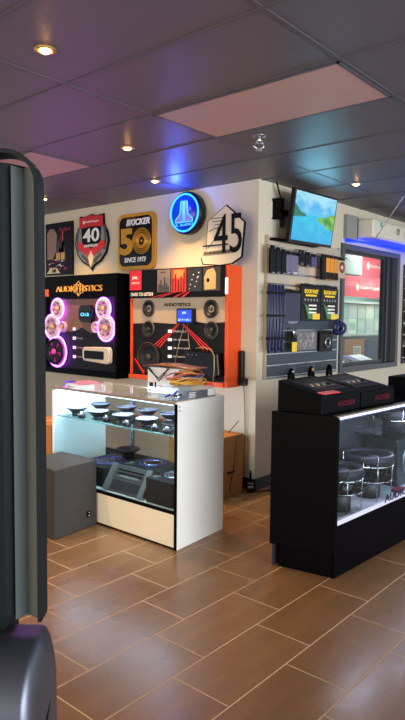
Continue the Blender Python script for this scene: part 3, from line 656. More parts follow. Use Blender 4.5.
# handset with coiled cord and floor plug
t = thing('wall_handset', 'black handset hung beside the orange display with coiled cord', 'handset', (WX, 3.31, 0.93), LR)
part('handset', MB(FL).prism(rrect(-3.345, -3.305, 0.965, 1.245, 0.015), D - 0.045, D, blkplastic).box(-3.34, -3.27, D - 0.055, D, 0.935, 1.0, blkplastic), t, bevel=0.006)
m = MB(FL); pts = []
for k in range(420):
    z = 0.935 - k * 0.00205; a = k * 0.75; pts.append((-3.285 + 0.022 * math.sin(k / 420 * PI) + 0.007 * math.cos(a) + 0.0 * k, D - 0.04 + 0.007 * math.sin(a), z))
m.tube(pts, 0.0028, mat('grey_cord', '#5a524c', 0.5), 4); part('coiled_cord', m, t)
t = thing('floor_plug', 'small black and chrome plug standing at the wall corner', 'plug', (4.36, 3.17, 0))
m = MB(); m.lathe([(0.032, 0), (0.032, 0.015), (0.022, 0.03), (0.022, 0.07), (0.012, 0.10), (0.012, 0.16), (0.004, 0.2)], (4.36, 3.17, 0), (0, 0, 1), matblack, 16); part('body', m, t)
m = MB(); m.lathe([(0.024, 0.04), (0.026, 0.05), (0.024, 0.062)], (4.36, 3.17, 0), (0, 0, 1), chrome, 16, cap=False); m.lathe([(0.0245, 0.078), (0.022, 0.088)], (4.36, 3.17, 0), (0, 0, 1), chrome, 16); part('collar', m, t, 'chrome collar')
part('cable', MB().tube([(4.36, 3.15, 0.008), (4.5, 3.08, 0.006), (4.8, 3.0, 0.006)], 0.005, matblack), t)

# brown carton behind the white case
t = thing('cardboard_box', 'tall brown cardboard box against the wall right of the white case', 'box', (4.12, 3.4, 0))
part('carton', MB().box(3.92, 4.30, 3.21, 3.75, 0.0, 0.53, brown), t, bevel=0.004)
m = MB(FL); z = 0.0
for k in range(4): m.box(-3.235 - 0.0, -3.228, 3.915, 3.92, 0.3, 0.31, blackp)
m = MB()
for k in range(4): m.lathe([(0.008, 0), (0.008, 0.001)], (4.0, 3.209, 0.22 + 0.04 * k), (0, -1, 0), blackp, 8)
m.tube([(4.20, 3.207, 0.53), (4.17, 3.206, 0.3), (4.11, 3.206, 0.06)], 0.004, mat('dark_brown_tape', '#5d3413', 0.5), 4); m.box(4.08, 4.18, 3.2075, 3.2095, 0.205, 0.225, blackp)
part('print_marks', m, t); part('packing_tape', MB().box(3.915, 4.302, 3.45, 3.50, 0.5302, 0.5315, mat('tape', '#c89a5c', 0.3)), t)
m = MB(); m.tube([(4.2, 3.3, 0.535), (4.22, 3.27, 0.58), (4.27, 3.24, 0.64)], 0.004, matblack); part('strap_end', m, t)

# ------------------------------------------------------------ white glass case
t = thing('display_case', 'white glass-topped display case filled with speakers', 'display case', (3.18, 3.4, 0))
x0, x1, y0, y1, zt = 2.92, 3.455, 2.715, 4.075, 0.985
m = MB(); m.hexa([(x0, y0, 0), (x1, y0 + 0.04, 0), (x1, y0 + 0.06, 0), (x0, y0 + 0.022, 0), (x0, y0, zt), (x1, y0 + 0.04, zt), (x1, y0 + 0.06, zt), (x0, y0 + 0.022, zt)], white); part('end_panel', m, t, bevel=0.002)
part('end_panel', MB().box(x0, x1, y1 - 0.02, y1, 0, zt - 0.03, mat('bright_white_laminate', '#f0f2f2', 0.35)), t, bevel=0.002)
fy0 = y0 + 0.025
part('front_board', MB().box(x0, x0 + 0.02, fy0, y1 - 0.02, 0.012, 0.235, mat('warm_lit_laminate', '#e3dcc6', 0.4)), t, bevel=0.002)  # white board painted cream for the warm light on the front
part('plinth_strip', MB().box(x0 + 0.002, x0 + 0.018, fy0, y1 - 0.02, 0.0, 0.012, black), t)
part('deck_trim', MB().box(x0 - 0.002, x0 + 0.02, fy0, y1 - 0.02, 0.235, 0.252, black), t, 'black edge strip')
part('corner_trim', MB().box(x0 - 0.003, x0 - 0.0002, y0 - 0.001, y0 + 0.024, 0, zt - 0.012, black), t, 'black corner strip')
part('deck', MB().box(x0 + 0.02, x1 - 0.02, fy0 + 0.04, y1 - 0.02, 0.235, 0.257, mat('pale_deck', '#cfc8c0', 0.5)), t)
part('back_board', MB().box(x1 - 0.012, x1, y0 + 0.065, y1 - 0.02, 0.0, 0.235, white), t)
tg = glass('counter_glass', '#eaf3f6', refl=0.5, boost=1.0)
part('front_glass', MB().box(x0 + 0.004, x0 + 0.009, fy0, y1 - 0.02, 0.252, zt - 0.018, tg), t)
part('top_glass', MB().box(x0 + 0.012, x1, y0 + 0.045, y1 - 0.0, zt - 0.008, zt - 0.001, glass('lit_haze_counter_glass', '#eaf3f6', refl=0.5, painted_haze=0.12)), t)  # white haze painted in for the bright interior showing through the top
brs = mat('champagne_trim', '#a08d72', 0.35, 0.6)
part('top_rail', MB().box(x0 - 0.004, x0 + 0.012, fy0, y1, zt - 0.018, zt + 0.001, brs), t, 'champagne metal rail')
part('back_rail', MB().box(x1 - 0.012, x1, y0 + 0.065, y1, zt - 0.022, zt - 0.0085, brs), t)
part('glass_shelf', MB().box(x0 + 0.03, x1 - 0.05, y0 + 0.06, y1 - 0.03, 0.748, 0.756, glass('shelf_glass', '#d5ecea', boost=1.6)), t)
part('glass_shelf_edge', MB().box(x0 + 0.026, x0 + 0.03, y0 + 0.06, y1 - 0.03, 0.747, 0.757, mat('aqua_glass_edge', '#8fc4c4', 0.2)), t)
for yy in (2.80, 3.68):
    m = MB(); m.box(x1 - 0.03, x1 - 0.012, yy, yy + 0.03, 0.257, zt - 0.022, steel)
    for k in range(14): m.box(x1 - 0.031, x1 - 0.0299, yy + 0.01, yy + 0.02, 0.3 + k * 0.045, 0.325 + k * 0.045, blackp)
    part('shelf_standard', m, t, 'slotted metal upright')
m = MB()
for yy in (3.3, 3.34): m.box(x1 - 0.008, x1 - 0.002, yy, yy + 0.006, 0.257, zt - 0.022, steel)
part('led_strip', MB().box(x0 + 0.014, x0 + 0.026, y0 + 0.06, y1 - 0.03, zt - 0.026, zt - 0.019, glow('cool_led_strip', '#c8dcff', 5.0)), t, 'cool white LED strip')
for yy in (3.05, 3.75):
    area('case_led', (x0 + 0.05, yy, zt - 0.03), (3.3, yy, 0.3), 0.6, 0.03, 15, (0.72, 0.83, 1.0)).parent = None
m = MB()
for (yy, zz) in ((y0 - 0.001, 0.955), (y0 - 0.001, 0.93)): m.lathe([(0.006, 0), (0.005, 0.003)], (x0 + 0.02, yy + 0.001, zz), (0, -1, 0), steel, 10)
part('screw', m, t)

# upturned speakers on the glass shelf
def speaker_proto(name, label, loc, r, group):
    t = thing(name, label, 'speaker', loc, 0, group)
    x, y, z = loc
    part('magnet', MB().lathe([(r * 0.42, 0), (r * 0.45, 0.004), (r * 0.45, r * 0.24), (r * 0.42, r * 0.26)], loc, (0, 0, 1), mat('magnet_black', '#141418', 0.3), 24), t)
    part('basket', MB().lathe([(r * 0.40, r * 0.26), (r * 0.55, r * 0.34), (r * 0.93, r * 0.68), (r * 1.0, r * 0.70), (r * 1.0, r * 0.74)], loc, (0, 0, 1), mat('basket_metal', '#2b2c34', 0.3, 0.5), 28, cap=False), t)
    part('surround', MB().ring((x, y, z + r * 0.74), (0, 0, 1), r * 0.90, r * 0.07, mat('grey_surround', '#565c6c', 0.4), 32, 8), t)
    part('cone', MB().lathe([(r * 0.84, r * 0.73), (r * 0.3, r * 0.52), (r * 0.24, r * 0.6), (0.001, r * 0.66)], loc, (0, 0, 1), mat('satin_cone', '#8d93a3', 0.3, 0.3), 28, cap=False), t)
    return t
sg = 'speakers on the glass shelf of the white case'
sp_ = [(3.03, 3.90, 'at the left end of the case shelf'), (3.30, 3.93, 'at the back left of the case shelf'), (3.03, 3.64, 'second along the front of the case shelf'),
       (3.34, 3.66, 'at the back middle of the case shelf'), (3.05, 3.38, 'third along the front of the case shelf'), (3.34, 3.42, 'behind the third front one on the case shelf'),
       (3.05, 3.13, 'fourth along the front of the case shelf'), (3.33, 3.17, 'at the back right of the case shelf')]
p0 = None
for k, (x, y, l) in enumerate(sp_):
    r = 0.085
    lab = 'round dark speaker cone facing up ' + l
    if p0 is None: p0 = speaker_proto('loose_speaker', lab, (x, y, 0.757), r, sg)
    else: copy_thing(p0, (x, y, 0.757), 0.7 * k, lab, sg)
# tweeters and small bits between them
def tweet(x, y, lab):
    t = thing('loose_tweeter', lab, 'tweeter', (x, y, 0.757), 0, 'small tweeters on the glass shelf')
    part('housing', MB().lathe([(0.026, 0), (0.03, 0.01), (0.028, 0.03), (0.018, 0.036)], (x, y, 0.757), (0, 0, 1), blkplastic, 18), t)
    part('dome', MB().lathe([(0.016, 0.036), (0.012, 0.044), (0.002, 0.048)], (x, y, 0.757), (0, 0, 1), chrome, 14), t); return t
tw = [(2.975, 3.77, 'between the left end speaker and its neighbour'), (3.0, 3.51, 'left of the third front speaker'), (2.97, 3.255, 'left of the fourth front speaker'), (2.99, 2.99, 'right of the fourth front speaker'), (2.975, 2.86, 'in the front right corner of the shelf'), (3.18, 3.79, 'behind the first two front speakers')]
tp = None
for x, y, l in tw:
    lab = 'tiny black and chrome tweeter ' + l
    if tp is None: tp = tweet(x, y, lab)
    else: copy_thing(tp, (x, y, 0.757), 0, lab, 'small tweeters on the glass shelf')
t = thing('crossover_box', 'dark crossover box on the right of the glass shelf', 'crossover', (3.12, 2.92, 0.757))
part('body', MB().box(3.06, 3.22, 2.86, 3.0, 0.757, 0.80, blkplastic), t, bevel=0.006)
m = MB()
for k in range(4): m.box(3.055, 3.06, 2.875 + k * 0.03, 2.895 + k * 0.03, 0.765, 0.785, chrome)
part('terminal', m, t, 'chrome terminals')

# amplifier on deck leaning back
t = thing('car_amplifier', 'grey finned car amplifier leaning in the front of the white case', 'amplifier', (2.98, 3.3, 0.257))
am = mat('grey_amplifier_metal', '#6a6468', 0.35, 0.5); am2 = mat('light_aluminium', '#a9a6aa', 0.3, 0.7)
ax0, az0, ax1, az1 = 2.955, 0.262, 3.07, 0.44
AY = 3.51
def lean(u, v, n):     # u along Y (left->right), v up slope, n out of face
    dx, dz = ax1 - ax0, az1 - az0; Ln = math.hypot(dx, dz)
    return (ax0 + dx * v / Ln - n * dz / Ln, 3.50 - u, az0 + dz * v / Ln + n * dx / Ln)
def leanbox(m, u0, u1, v0, v1, n0, n1, mt):
    P8 = [lean(u, v, n) for n in (n0, n1) for (u, v) in ((u0, v0), (u1, v0), (u1, v1), (u0, v1))]
    m.hexa(P8, mt)
Lm = math.hypot(ax1 - ax0, az1 - az0)
m = MB(); leanbox(m, 0.0, 0.42, 0.0, Lm, -0.05, 0.0, am); part('body', m, t, bevel=0.006)
m = MB(); leanbox(m, 0.0, 0.05, 0.0, Lm, 0.0, 0.012, am2); leanbox(m, 0.37, 0.42, 0.0, Lm, 0.0, 0.012, am2); part('end_fin', m, t, 'bright aluminium end fins')
m = MB()
for k in range(3): leanbox(m, 0.08, 0.34, Lm * 0.55 + k * 0.025, Lm * 0.55 + k * 0.025 + 0.008, 0.0, 0.006, am2 if k == 0 else blackp)
leanbox(m, 0.07, 0.35, 0.02, 0.09, 0.0, 0.004, mat('dark_amp_plate', '#3a3338', 0.3)); part('cooling_fins', m, t)
m = MB(); leanbox(m, 0.12, 0.30, 0.115, 0.13, 0.0, 0.005, mat('badge_silver', '#c9c4c8', 0.3, 0.5)); part('badge', m, t)

# subwoofer boxes
def subbox(name, xa, xb, ya, yb, z0, h, label, c, rs, oval=1.0):
    t = thing(name, label, 'subwoofer box', ((xa + xb) / 2, (ya + yb) / 2, z0), 0)
    part('enclosure', MB().box(xa, xb, ya, yb, z0, z0 + h, mat('black_carpet', '#17161a', 0.8, bump=0.3, bscale=300)), t, bevel=0.006)
    m = MB(); zz = z0 + h
    for r, mt in rs: m.ring((c[0], c[1], zz + 0.004), (0, 0, 1), r, 0.006, mt, 36, 6)
    part('cone_ring', m, t, 'silver ringed cone')
    m = MB(); m.lathe([(rs[0][0], 0.001), (rs[0][0] * 0.7, 0.006), (0.001, 0.012)], (c[0], c[1], zz), (0, 0, 1), speakercone, 32, cap=False); part('cone', m, t)
    m = MB(); m.box(xa + 0.03, xa + 0.07, yb - 0.08, yb - 0.03, zz, zz + 0.006, am2); part('badge', m, t)
sil = mat('silver_ring', '#c2c2d0', 0.25, 0.8); vio = mat('violet_reflection_ring', '#5b4f9a', 0.3, 0.5)  # violet rings paint a purple reflection into the cone colour
subbox('subwoofer_box', 2.95, 3.40, 2.785, 3.04, 0.257, 0.175, 'black subwoofer box with silver rings in the right of the white case', (3.13, 2.90), [(0.095, sil), (0.07, sil), (0.045, sil)])
subbox('subwoofer_box', 3.13, 3.42, 3.06, 3.48, 0.257, 0.17, 'black subwoofer box behind the grey amplifier', (3.28, 3.3), [(0.10, vio), (0.07, sil)])
subbox('subwoofer_box', 2.98, 3.38, 3.51, 3.86, 0.257, 0.15, 'black subwoofer box with violet reflection painted on its oval cone in the left of the white case', (3.16, 3.68), [(0.13, vio), (0.09, vio), (0.05, sil)])
t = thing('mounting_ring_stack', 'low stack of dark speaker rings at the left end inside the white case', 'speaker rings', (3.2, 3.96, 0.257))
for k in range(3): part('ring', MB().ring((3.18, 3.955, 0.275 + k * 0.035), (0, 0, 1), 0.075, 0.016, surround, 32, 8), t)
t = thing('loose_subwoofer', 'dark subwoofer lying on the far left box inside the white case', 'subwoofer', (3.32, 3.70, 0.44))
c = (3.30, 3.60, 0.428)
t.location = c; WM[t] = Matrix.Translation(c)
part('magnet', MB().lathe([(0.05, 0), (0.05, 0.03)], c, (0, 0, 1), surround, 24), t)
part('basket', MB().lathe([(0.05, 0.03), (0.095, 0.06), (0.10, 0.065), (0.09, 0.07), (0.03, 0.05), (0.001, 0.055)], c, (0, 0, 1), mat('basket_metal', '#2b2c34'), 28, cap=False), t)

# things on top of the white case
t = thing('white_carton', 'white printed carton standing on the glass counter', 'box', (3.22, 3.17, zt))
part('carton', MB().box(3.19, 3.33, 2.96, 3.27, zt, zt + 0.188, mat('white_carton', '#e2e0de', 0.6)), t, bevel=0.003)
m = MB(FL); m.box(-3.25, -3.21, 3.187, 3.1895, zt + 0.045, zt + 0.075, blackp).box(-3.195, -3.18, 3.187, 3.1895, zt + 0.04, zt + 0.08, blackp).box(-3.165, -3.12, 3.187, 3.1895, zt + 0.05, zt + 0.06, mat('grey_print', '#8a8a90', 0.5)); m.box(-3.255, -3.235, 3.187, 3.1895, zt + 0.012, zt + 0.02, blackp)
part('printed_marks', m, t, 'black printed marks')
t = thing('brown_sheet', 'curled brown leatherette sheet draped over the white carton', 'sheet', (3.2, 3.1, zt + 0.189))
m = MB(); n = 14; vs = []; 
for i in range(n + 1):
    yy = 3.30 - 0.48 * i / n; zz = zt + 0.192 + 0.012 * math.sin(i / n * PI * 1.3)
    zz = max(zz, zt + 0.1895)
    vs += [(3.17, yy, zz), (3.34, yy, zz + 0.008), (3.17, yy, zz + 0.004), (3.34, yy, zz + 0.012)]
fs = []
for i in range(n):
    a = 4 * i; b = a + 4; fs += [(a, a + 1, b + 1, b), (a + 2, b + 2, b + 3, a + 3), (a, b, b + 2, a + 2), (a + 1, a + 3, b + 3, b + 1)]
fs += [(0, 2, 3, 1), (4 * n, 4 * n + 1, 4 * n + 3, 4 * n + 2)]
m.add(vs, fs, mat('brown_leatherette', '#7a4a2a', 0.4), True); o = part('sheet', m, t)
m = MB(FL); m.tube([(-3.26, 3.17, zt + 0.189), (-3.20, 3.165, zt + 0.15), (-3.13, 3.165, zt + 0.11), (-3.10, 3.168, zt + 0.14), (-3.03, 3.17, zt + 0.189)], 0.004, blackp, 5)
m.tube([(-3.24, 3.17, zt + 0.189), (-3.17, 3.165, zt + 0.13), (-3.13, 3.165, zt + 0.092), (-3.08, 3.168, zt + 0.14), (-3.05, 3.17, zt + 0.189)], 0.004, blackp, 5); part('strap', m, t, 'thin black straps hanging in a V')

t = thing('wiring_kit_pack', 'clear plastic pack of wiring kit with yellow cables at counter corner', 'wiring kit', (3.12, 2.88, zt))
cp = glass('clear_plastic', '#eef0f2', boost=1.2, rough=0.03)
m = MB(); xa, xb, ya, yb = 2.965, 3.38, 2.765, 2.945
m.hexa([(xa, ya, zt + 0.0005), (xb, ya, zt + 0.0005), (xb, yb, zt + 0.0005), (xa, yb, zt + 0.0005), (xa + 0.02, ya + 0.01, zt + 0.085), (xb - 0.02, ya + 0.01, zt + 0.085), (xb - 0.02, yb - 0.01, zt + 0.085), (xa + 0.02, yb - 0.01, zt + 0.085)], cp); part('clear_shell', m, t)
m = MB(); m.box(xa + 0.10, xb - 0.03, ya - 0.002, ya + 0.004, zt + 0.004, zt + 0.055, mat('grey_label_card', '#5c5a60', 0.5)); m.box(xb - 0.1, xb - 0.03, ya - 0.004, ya - 0.002, zt + 0.01, zt + 0.055, paper)
for k in range(4): m.box(xa + 0.12, xa + 0.18 + 0.01 * (k % 2), ya - 0.003, ya - 0.002, zt + 0.012 + 0.01 * k, zt + 0.016 + 0.01 * k, paper)
part('label_card', m, t)
wm = [mat('yellow_cable', '#c49234', 0.35), mat('copper_cable', '#b4672e', 0.3, 0.3), mat('silver_cable', '#a9a6a4', 0.3, 0.6), mat('blue_cable', '#3f55b8', 0.35), mat('black_cable', '#15151a', 0.4), mat('red_cable', '#b0262a', 0.35)]
for k in range(14):
    m = MB(); pts = []; ph = random.random() * 6; cxx = 3.16 + random.uniform(-0.04, 0.04); cyy = 2.855 + random.uniform(-0.015, 0.015); R1 = random.uniform(0.09, 0.19); R2 = random.uniform(0.04, 0.075)
    for i in range(24):
        a = ph + 2 * PI * i / 24; pts.append((cxx + R1 * math.cos(a), cyy + R2 * math.sin(a), zt + 0.098 + 0.0055 * k + 0.012 * math.sin(2 * a + k)))
    m.tube(pts, 0.006 if k < 6 else 0.004, wm[k % 6] if k > 5 else wm[0], 6, True); part('cable_coil', m, t, ('yellow', 'copper', 'silver', 'blue', 'black', 'red')[k % 6 if k > 5 else 0] + ' cable coil')
m = MB()
for k in range(7):
    x = xa + 0.03 + random.random() * 0.10; y = ya + 0.03 + random.random() * 0.12; m.cyl((x, y, zt + 0.012), (x + 0.05, y + random.uniform(-0.02, 0.02), zt + 0.02 + random.random() * 0.04), 0.008, wm[3] if k % 2 else chrome, 8)
part('fitting', m, t)
t = thing('booklet', 'white booklet with purple cover lying at the left of the glass counter', 'booklet', (3.13, 3.9, zt))
m = MB(); m.slab([(2.98, 3.80), (3.18, 3.76), (3.27, 4.04), (3.05, 4.06)], zt, zt + 0.022, paper); part('page_block', m, t)
m = MB(); m.slab([(2.98, 3.80), (3.18, 3.76), (3.27, 4.04), (3.05, 4.06)], zt + 0.0225, zt + 0.026, mat('mauve_cover', '#c08aa8', 0.3)); part('cover', m, t)
m = MB(); m.slab([(2.99, 4.0), (3.08, 3.98), (3.10, 4.05), (3.02, 4.06)], zt + 0.0265, zt + 0.035, mat('blue_violet_gadget', '#3a2fd0', 0.3)); part('blue_card', m, t)
t = thing('upright_card', 'small pink upright card on the glass counter left of the carton', 'card', (3.0, 3.62, zt))
m = MB(); m.box(3.0, 3.03, 3.60, 3.65, zt, zt + 0.045, mat('pale_pink_card', '#c9a3a8', 0.5)); part('card', m, t)

# ------------------------------------------------------------ carpeted enclosure and tan carton
t = thing('carpeted_speaker_box', 'grey carpeted speaker enclosure standing on the floor against the white case', 'speaker box', (2.71, 3.7, 0))
part('enclosure', MB().hexa([(2.50, 3.465, 0), (2.905, 3.51, 0), (2.905, 3.93, 0), (2.50, 3.9, 0), (2.50, 3.465, 0.487), (2.905, 3.51, 0.487), (2.905, 3.93, 0.487), (2.50, 3.9, 0.487)], mat('grey_carpet', '#39342f', 0.95, bump=0.8, bscale=260, var=0.3, vscale=60)), t, bevel=0.008)
m = MB(); ang = math.atan2(0.045, 0.405); m.box(2.80, 2.835, 3.490, 3.4975, 0.085, 0.125, blackp); o = part('terminal_cup', m, t, 'small black connector plate')
m = MB(); m.lathe([(0.006, 0), (0.006, 0.004)], (2.817, 3.4895, 0.095), (0, -1, 0), mat('tan_contact', '#c0a070', 0.4, 0.5), 10); m.lathe([(0.006, 0), (0.006, 0.004)], (2.817, 3.4895, 0.115), (0, -1, 0), chrome, 10); part('terminal_post', m, o)
t = thing('cardboard_box', 'tan cardboard box half hidden between the grey housing and the white case', 'box', (3.14, 4.3, 0))
part('carton', MB().box(2.93, 3.35, 4.10, 4.50, 0, 0.665, brown), t, bevel=0.004)
part('packing_tape', MB().box(2.928, 3.352, 4.28, 4.33, 0.6652, 0.6662, mat('tape', '#c89a5c', 0.3)), t)

# ------------------------------------------------------------ black glass case
ZT = 0.972
A = (3.22, 1.722); Bx = (5.35, 1.61); Cb = (5.38, 2.08); Db = (3.125, 2.12)
def lerp(p, q, s): return (p[0] + (q[0] - p[0]) * s, p[1] + (q[1] - p[1]) * s)
t = thing('display_case', 'black display case with glass front holding large subwoofers', 'display case', (4.2, 1.9, 0))
ei = lerp(A, Bx, 0.012); ej = lerp(Db, Cb, 0.012)
m = MB(); m.slab([A, ei, ej, Db], 0.145, ZT, black); part('end_panel', m, t, bevel=0.002)
m = MB(); m.slab([A, Bx, (Bx[0] + .0, Bx[1] + 0.02), (A[0], A[1] + 0.02)], 0.0, 0.1449, black)
m.slab([(A[0], A[1] + 0.021), (A[0] + 0.03, A[1] + 0.021), (Db[0] + 0.07, Db[1] - 0.045), (Db[0] + 0.04, Db[1] - 0.045)], 0.0, 0.1448, black); part('plinth', m, t)
def fr(s0, s1, off0, off1, z0, z1, mt):   # strip parallel to the front
    m = MB(); p = lerp(A, Bx, s0); q = lerp(A, Bx, s1)
    m.slab([(p[0], p[1] + off0), (q[0], q[1] + off0), (q[0], q[1] + off1), (p[0], p[1] + off1)], z0, z1, mt); return m
part('front_board', fr(0.012, 1, 0, 0.02, 0.1452, 0.315, black), t)
dk = MB(); dk.slab([(ei[0], ei[1] + 0.021), (Bx[0], Bx[1] + 0.021), (Cb[0], Cb[1] - 0.02), (ej[0], ej[1] - 0.02)], 0.30, 0.318, mat('white_deck', '#d9d6e0', 0.4)); part('deck', dk, t)
part('deck_edge', fr(0.012, 1, -0.001, 0.02, 0.3152, 0.345, mat('white_edge_laminate', '#c8c6d8', 0.4)), t, 'white inner ledge')
part('front_glass', fr(0.012, 1, 0.004, 0.009, 0.345, ZT - 0.03, clear), t)
m = MB(); m.slab([(ei[0], ei[1] + 0.03), (Bx[0], Bx[1] + 0.03), (Cb[0], Cb[1]), (ej[0], ej[1])], ZT - 0.010, ZT - 0.002, glass('dark_counter_glass', '#8a8f98', boost=1.2)); part('top_glass', m, t)
part('top_rail', fr(0.0, 1, -0.003, 0.03, ZT - 0.010, ZT + 0.001, mat('satin_trim', '#a59a86', 0.3, 0.7)), t, 'metal top rail')
part('led_strip', fr(0.014, 0.99, 0.010, 0.022, ZT - 0.026, ZT - 0.0105, glow('blue_white_led', '#b8c4ff', 2.2)), t, 'cool LED strip')
m = MB(); m.slab([(ej[0], ej[1] - 0.012), (Cb[0], Cb[1] - 0.012), Cb, ej], 0.0, ZT - 0.012, mat('dark_back_board', '#2a2a33', 0.4)); part('back_board', m, t)
m = MB(); m.slab([(Bx[0] - 0.02, Bx[1] + 0.02), (Bx[0], Bx[1] + 0.02), (Cb[0], Cb[1] - 0.02), (Cb[0] - 0.02, Cb[1] - 0.02)], 0.32, ZT - 0.03, black); part('far_end_panel', m, t)
part('glass_shelf', MB().slab([(4.17, 1.74), (5.3, 1.68), (5.3, 2.05), (4.17, 2.085)], 0.70, 0.708, glass('teal_shelf_glass', '#a8d8d8', boost=1.6)), t)
rt = math.atan2(Bx[1] - A[1], Bx[0] - A[0])
Fm = Matrix.Translation((A[0], A[1], 0)) @ Matrix.Rotation(rt, 4, 'Z')
m = MB(Fm); text(m, mat('dark_decal', '#14142a', 0.4), 'AUDIOTISTICS', 0.605, 1.26, 0.330, 0.382, -0.0015, bold=0.03); part('glass_lettering', m, t, 'dark lettering on the glass')
for s_ in (0.2, 0.55, 0.85):
    p = lerp(A, Bx, s_); area('case_led', (p[0], p[1] + 0.05, ZT - 0.035), (p[0], p[1] + 0.15, 0.3), 0.6, 0.03, 4.5, (0.72, 0.76, 1.0))

def sub_on_stand(label, x, y, z0, r, H_, grp):
    t = thing('subwoofer', label, 'subwoofer', (x, y, z0), 0, grp)
    zt_ = z0 + H_
    part('rubber_surround', MB().lathe([(r * 0.96, -0.05), (r * 1.0, -0.038), (r * 1.0, -0.008), (r * 0.93, 0.014), (r * 0.84, 0.012), (r * 0.76, -0.004)], (x, y, zt_), (0, 0, 1), mat('gloss_rubber', '#20202a', 0.5, spec=0.3), 48, cap=False), t)
    part('cone', MB().lathe([(r * 0.77, -0.004), (r * 0.45, -0.03), (r * 0.40, -0.012), (r * 0.2, 0.0), (0.001, 0.003)], (x, y, zt_), (0, 0, 1), mat('dark_sub_cone', '#101014', 0.5, spec=0.2), 40, cap=False), t)
    m = MB(); m.lathe([(r * 0.5, 0.0), (r * 0.5, 0.10), (r * 0.46, 0.105)], (x, y, z0 + 0.001), (0, 0, 1), mat('grey_magnet', '#2a2a30', 0.5), 36)
    part('magnet', m, t)
    m = MB()
    for k in range(6):
        a = k * PI / 3 + 0.3; m.tube([(x + r * 0.45 * math.cos(a), y + r * 0.45 * math.sin(a), z0 + 0.10), (x + r * 0.7 * math.cos(a), y + r * 0.7 * math.sin(a), z0 + 0.13), (x + r * 0.93 * math.cos(a), y + r * 0.93 * math.sin(a), zt_ - 0.025)], 0.009, mat('basket_black', '#0a0a0d', 0.6, spec=0.2), 6)
    part('basket', m, t)
    m = MB(); m.ring((x, y, zt_ - 0.056), (0, 0, 1), r * 1.0, 0.004, chrome, 44, 6); m.ring((x, y, z0 + 0.13), (0, 0, 1), r * 0.96, 0.003, chrome, 44, 6)
    part('chrome_ring', m, t, 'chrome stand rings')
    for k in range(4):
        a = k * PI / 2 - 0.75; rr2 = r * 1.02
        part('stand_leg', MB().cyl((x + rr2 * 0.95 * math.cos(a), y + rr2 * 0.95 * math.sin(a), z0 + 0.0), (x + rr2 * math.cos(a), y + rr2 * math.sin(a), zt_ + 0.02), 0.003, chrome, 8), t)
    return t
gS = 'subwoofers in the black case'
sub_on_stand('large subwoofer with chrome rings in the middle of the black case', 3.955, 1.875, 0.318, 0.176, 0.29, gS)
sub_on_stand('large subwoofer at the near left end of the black case', 3.54, 1.872, 0.318, 0.155, 0.27, gS)
sub_on_stand('large subwoofer raised on the teal glass shelf at right in the black case', 4.42, 1.90, 0.708, 0.158, 0.15, gS)
t = thing('boxed_subwoofer', 'dark boxed subwoofer under the glass shelf in the black case', 'subwoofer', (4.5, 1.93, 0.318))
part('enclosure', MB().box(4.28, 4.75, 1.80, 2.06, 0.318, 0.66, mat('dark_teal_box', '#132126', 0.35)), t, bevel=0.01)
m = MB(); m.ring((4.5, 1.80, 0.5), (0, 1, 0), 0.12, 0.008, steel, 36, 6); part('cone_ring', m, t)
t = thing('flyer', 'dark red flyer lying on the case deck beside the middle subwoofer', 'flyer', (4.2, 1.75, 0.318))
m = MB(); m.slab([(4.14, 1.70), (4.28, 1.695), (4.27, 1.79), (4.15, 1.79)], 0.319, 0.335, mat('dark_red_flyer', '#8e2a3c', 0.4)); part('sheet', m, t)
solo('floor_strip', MB().box(4.35, 5.2, 1.50, 1.62, 0, 0.02, mat('dark_purple', '#2a1a5a', 0.4)), 'dark purple strip on the floor at the right edge of the black case', 'strip', (4.7, 1.56, 0))

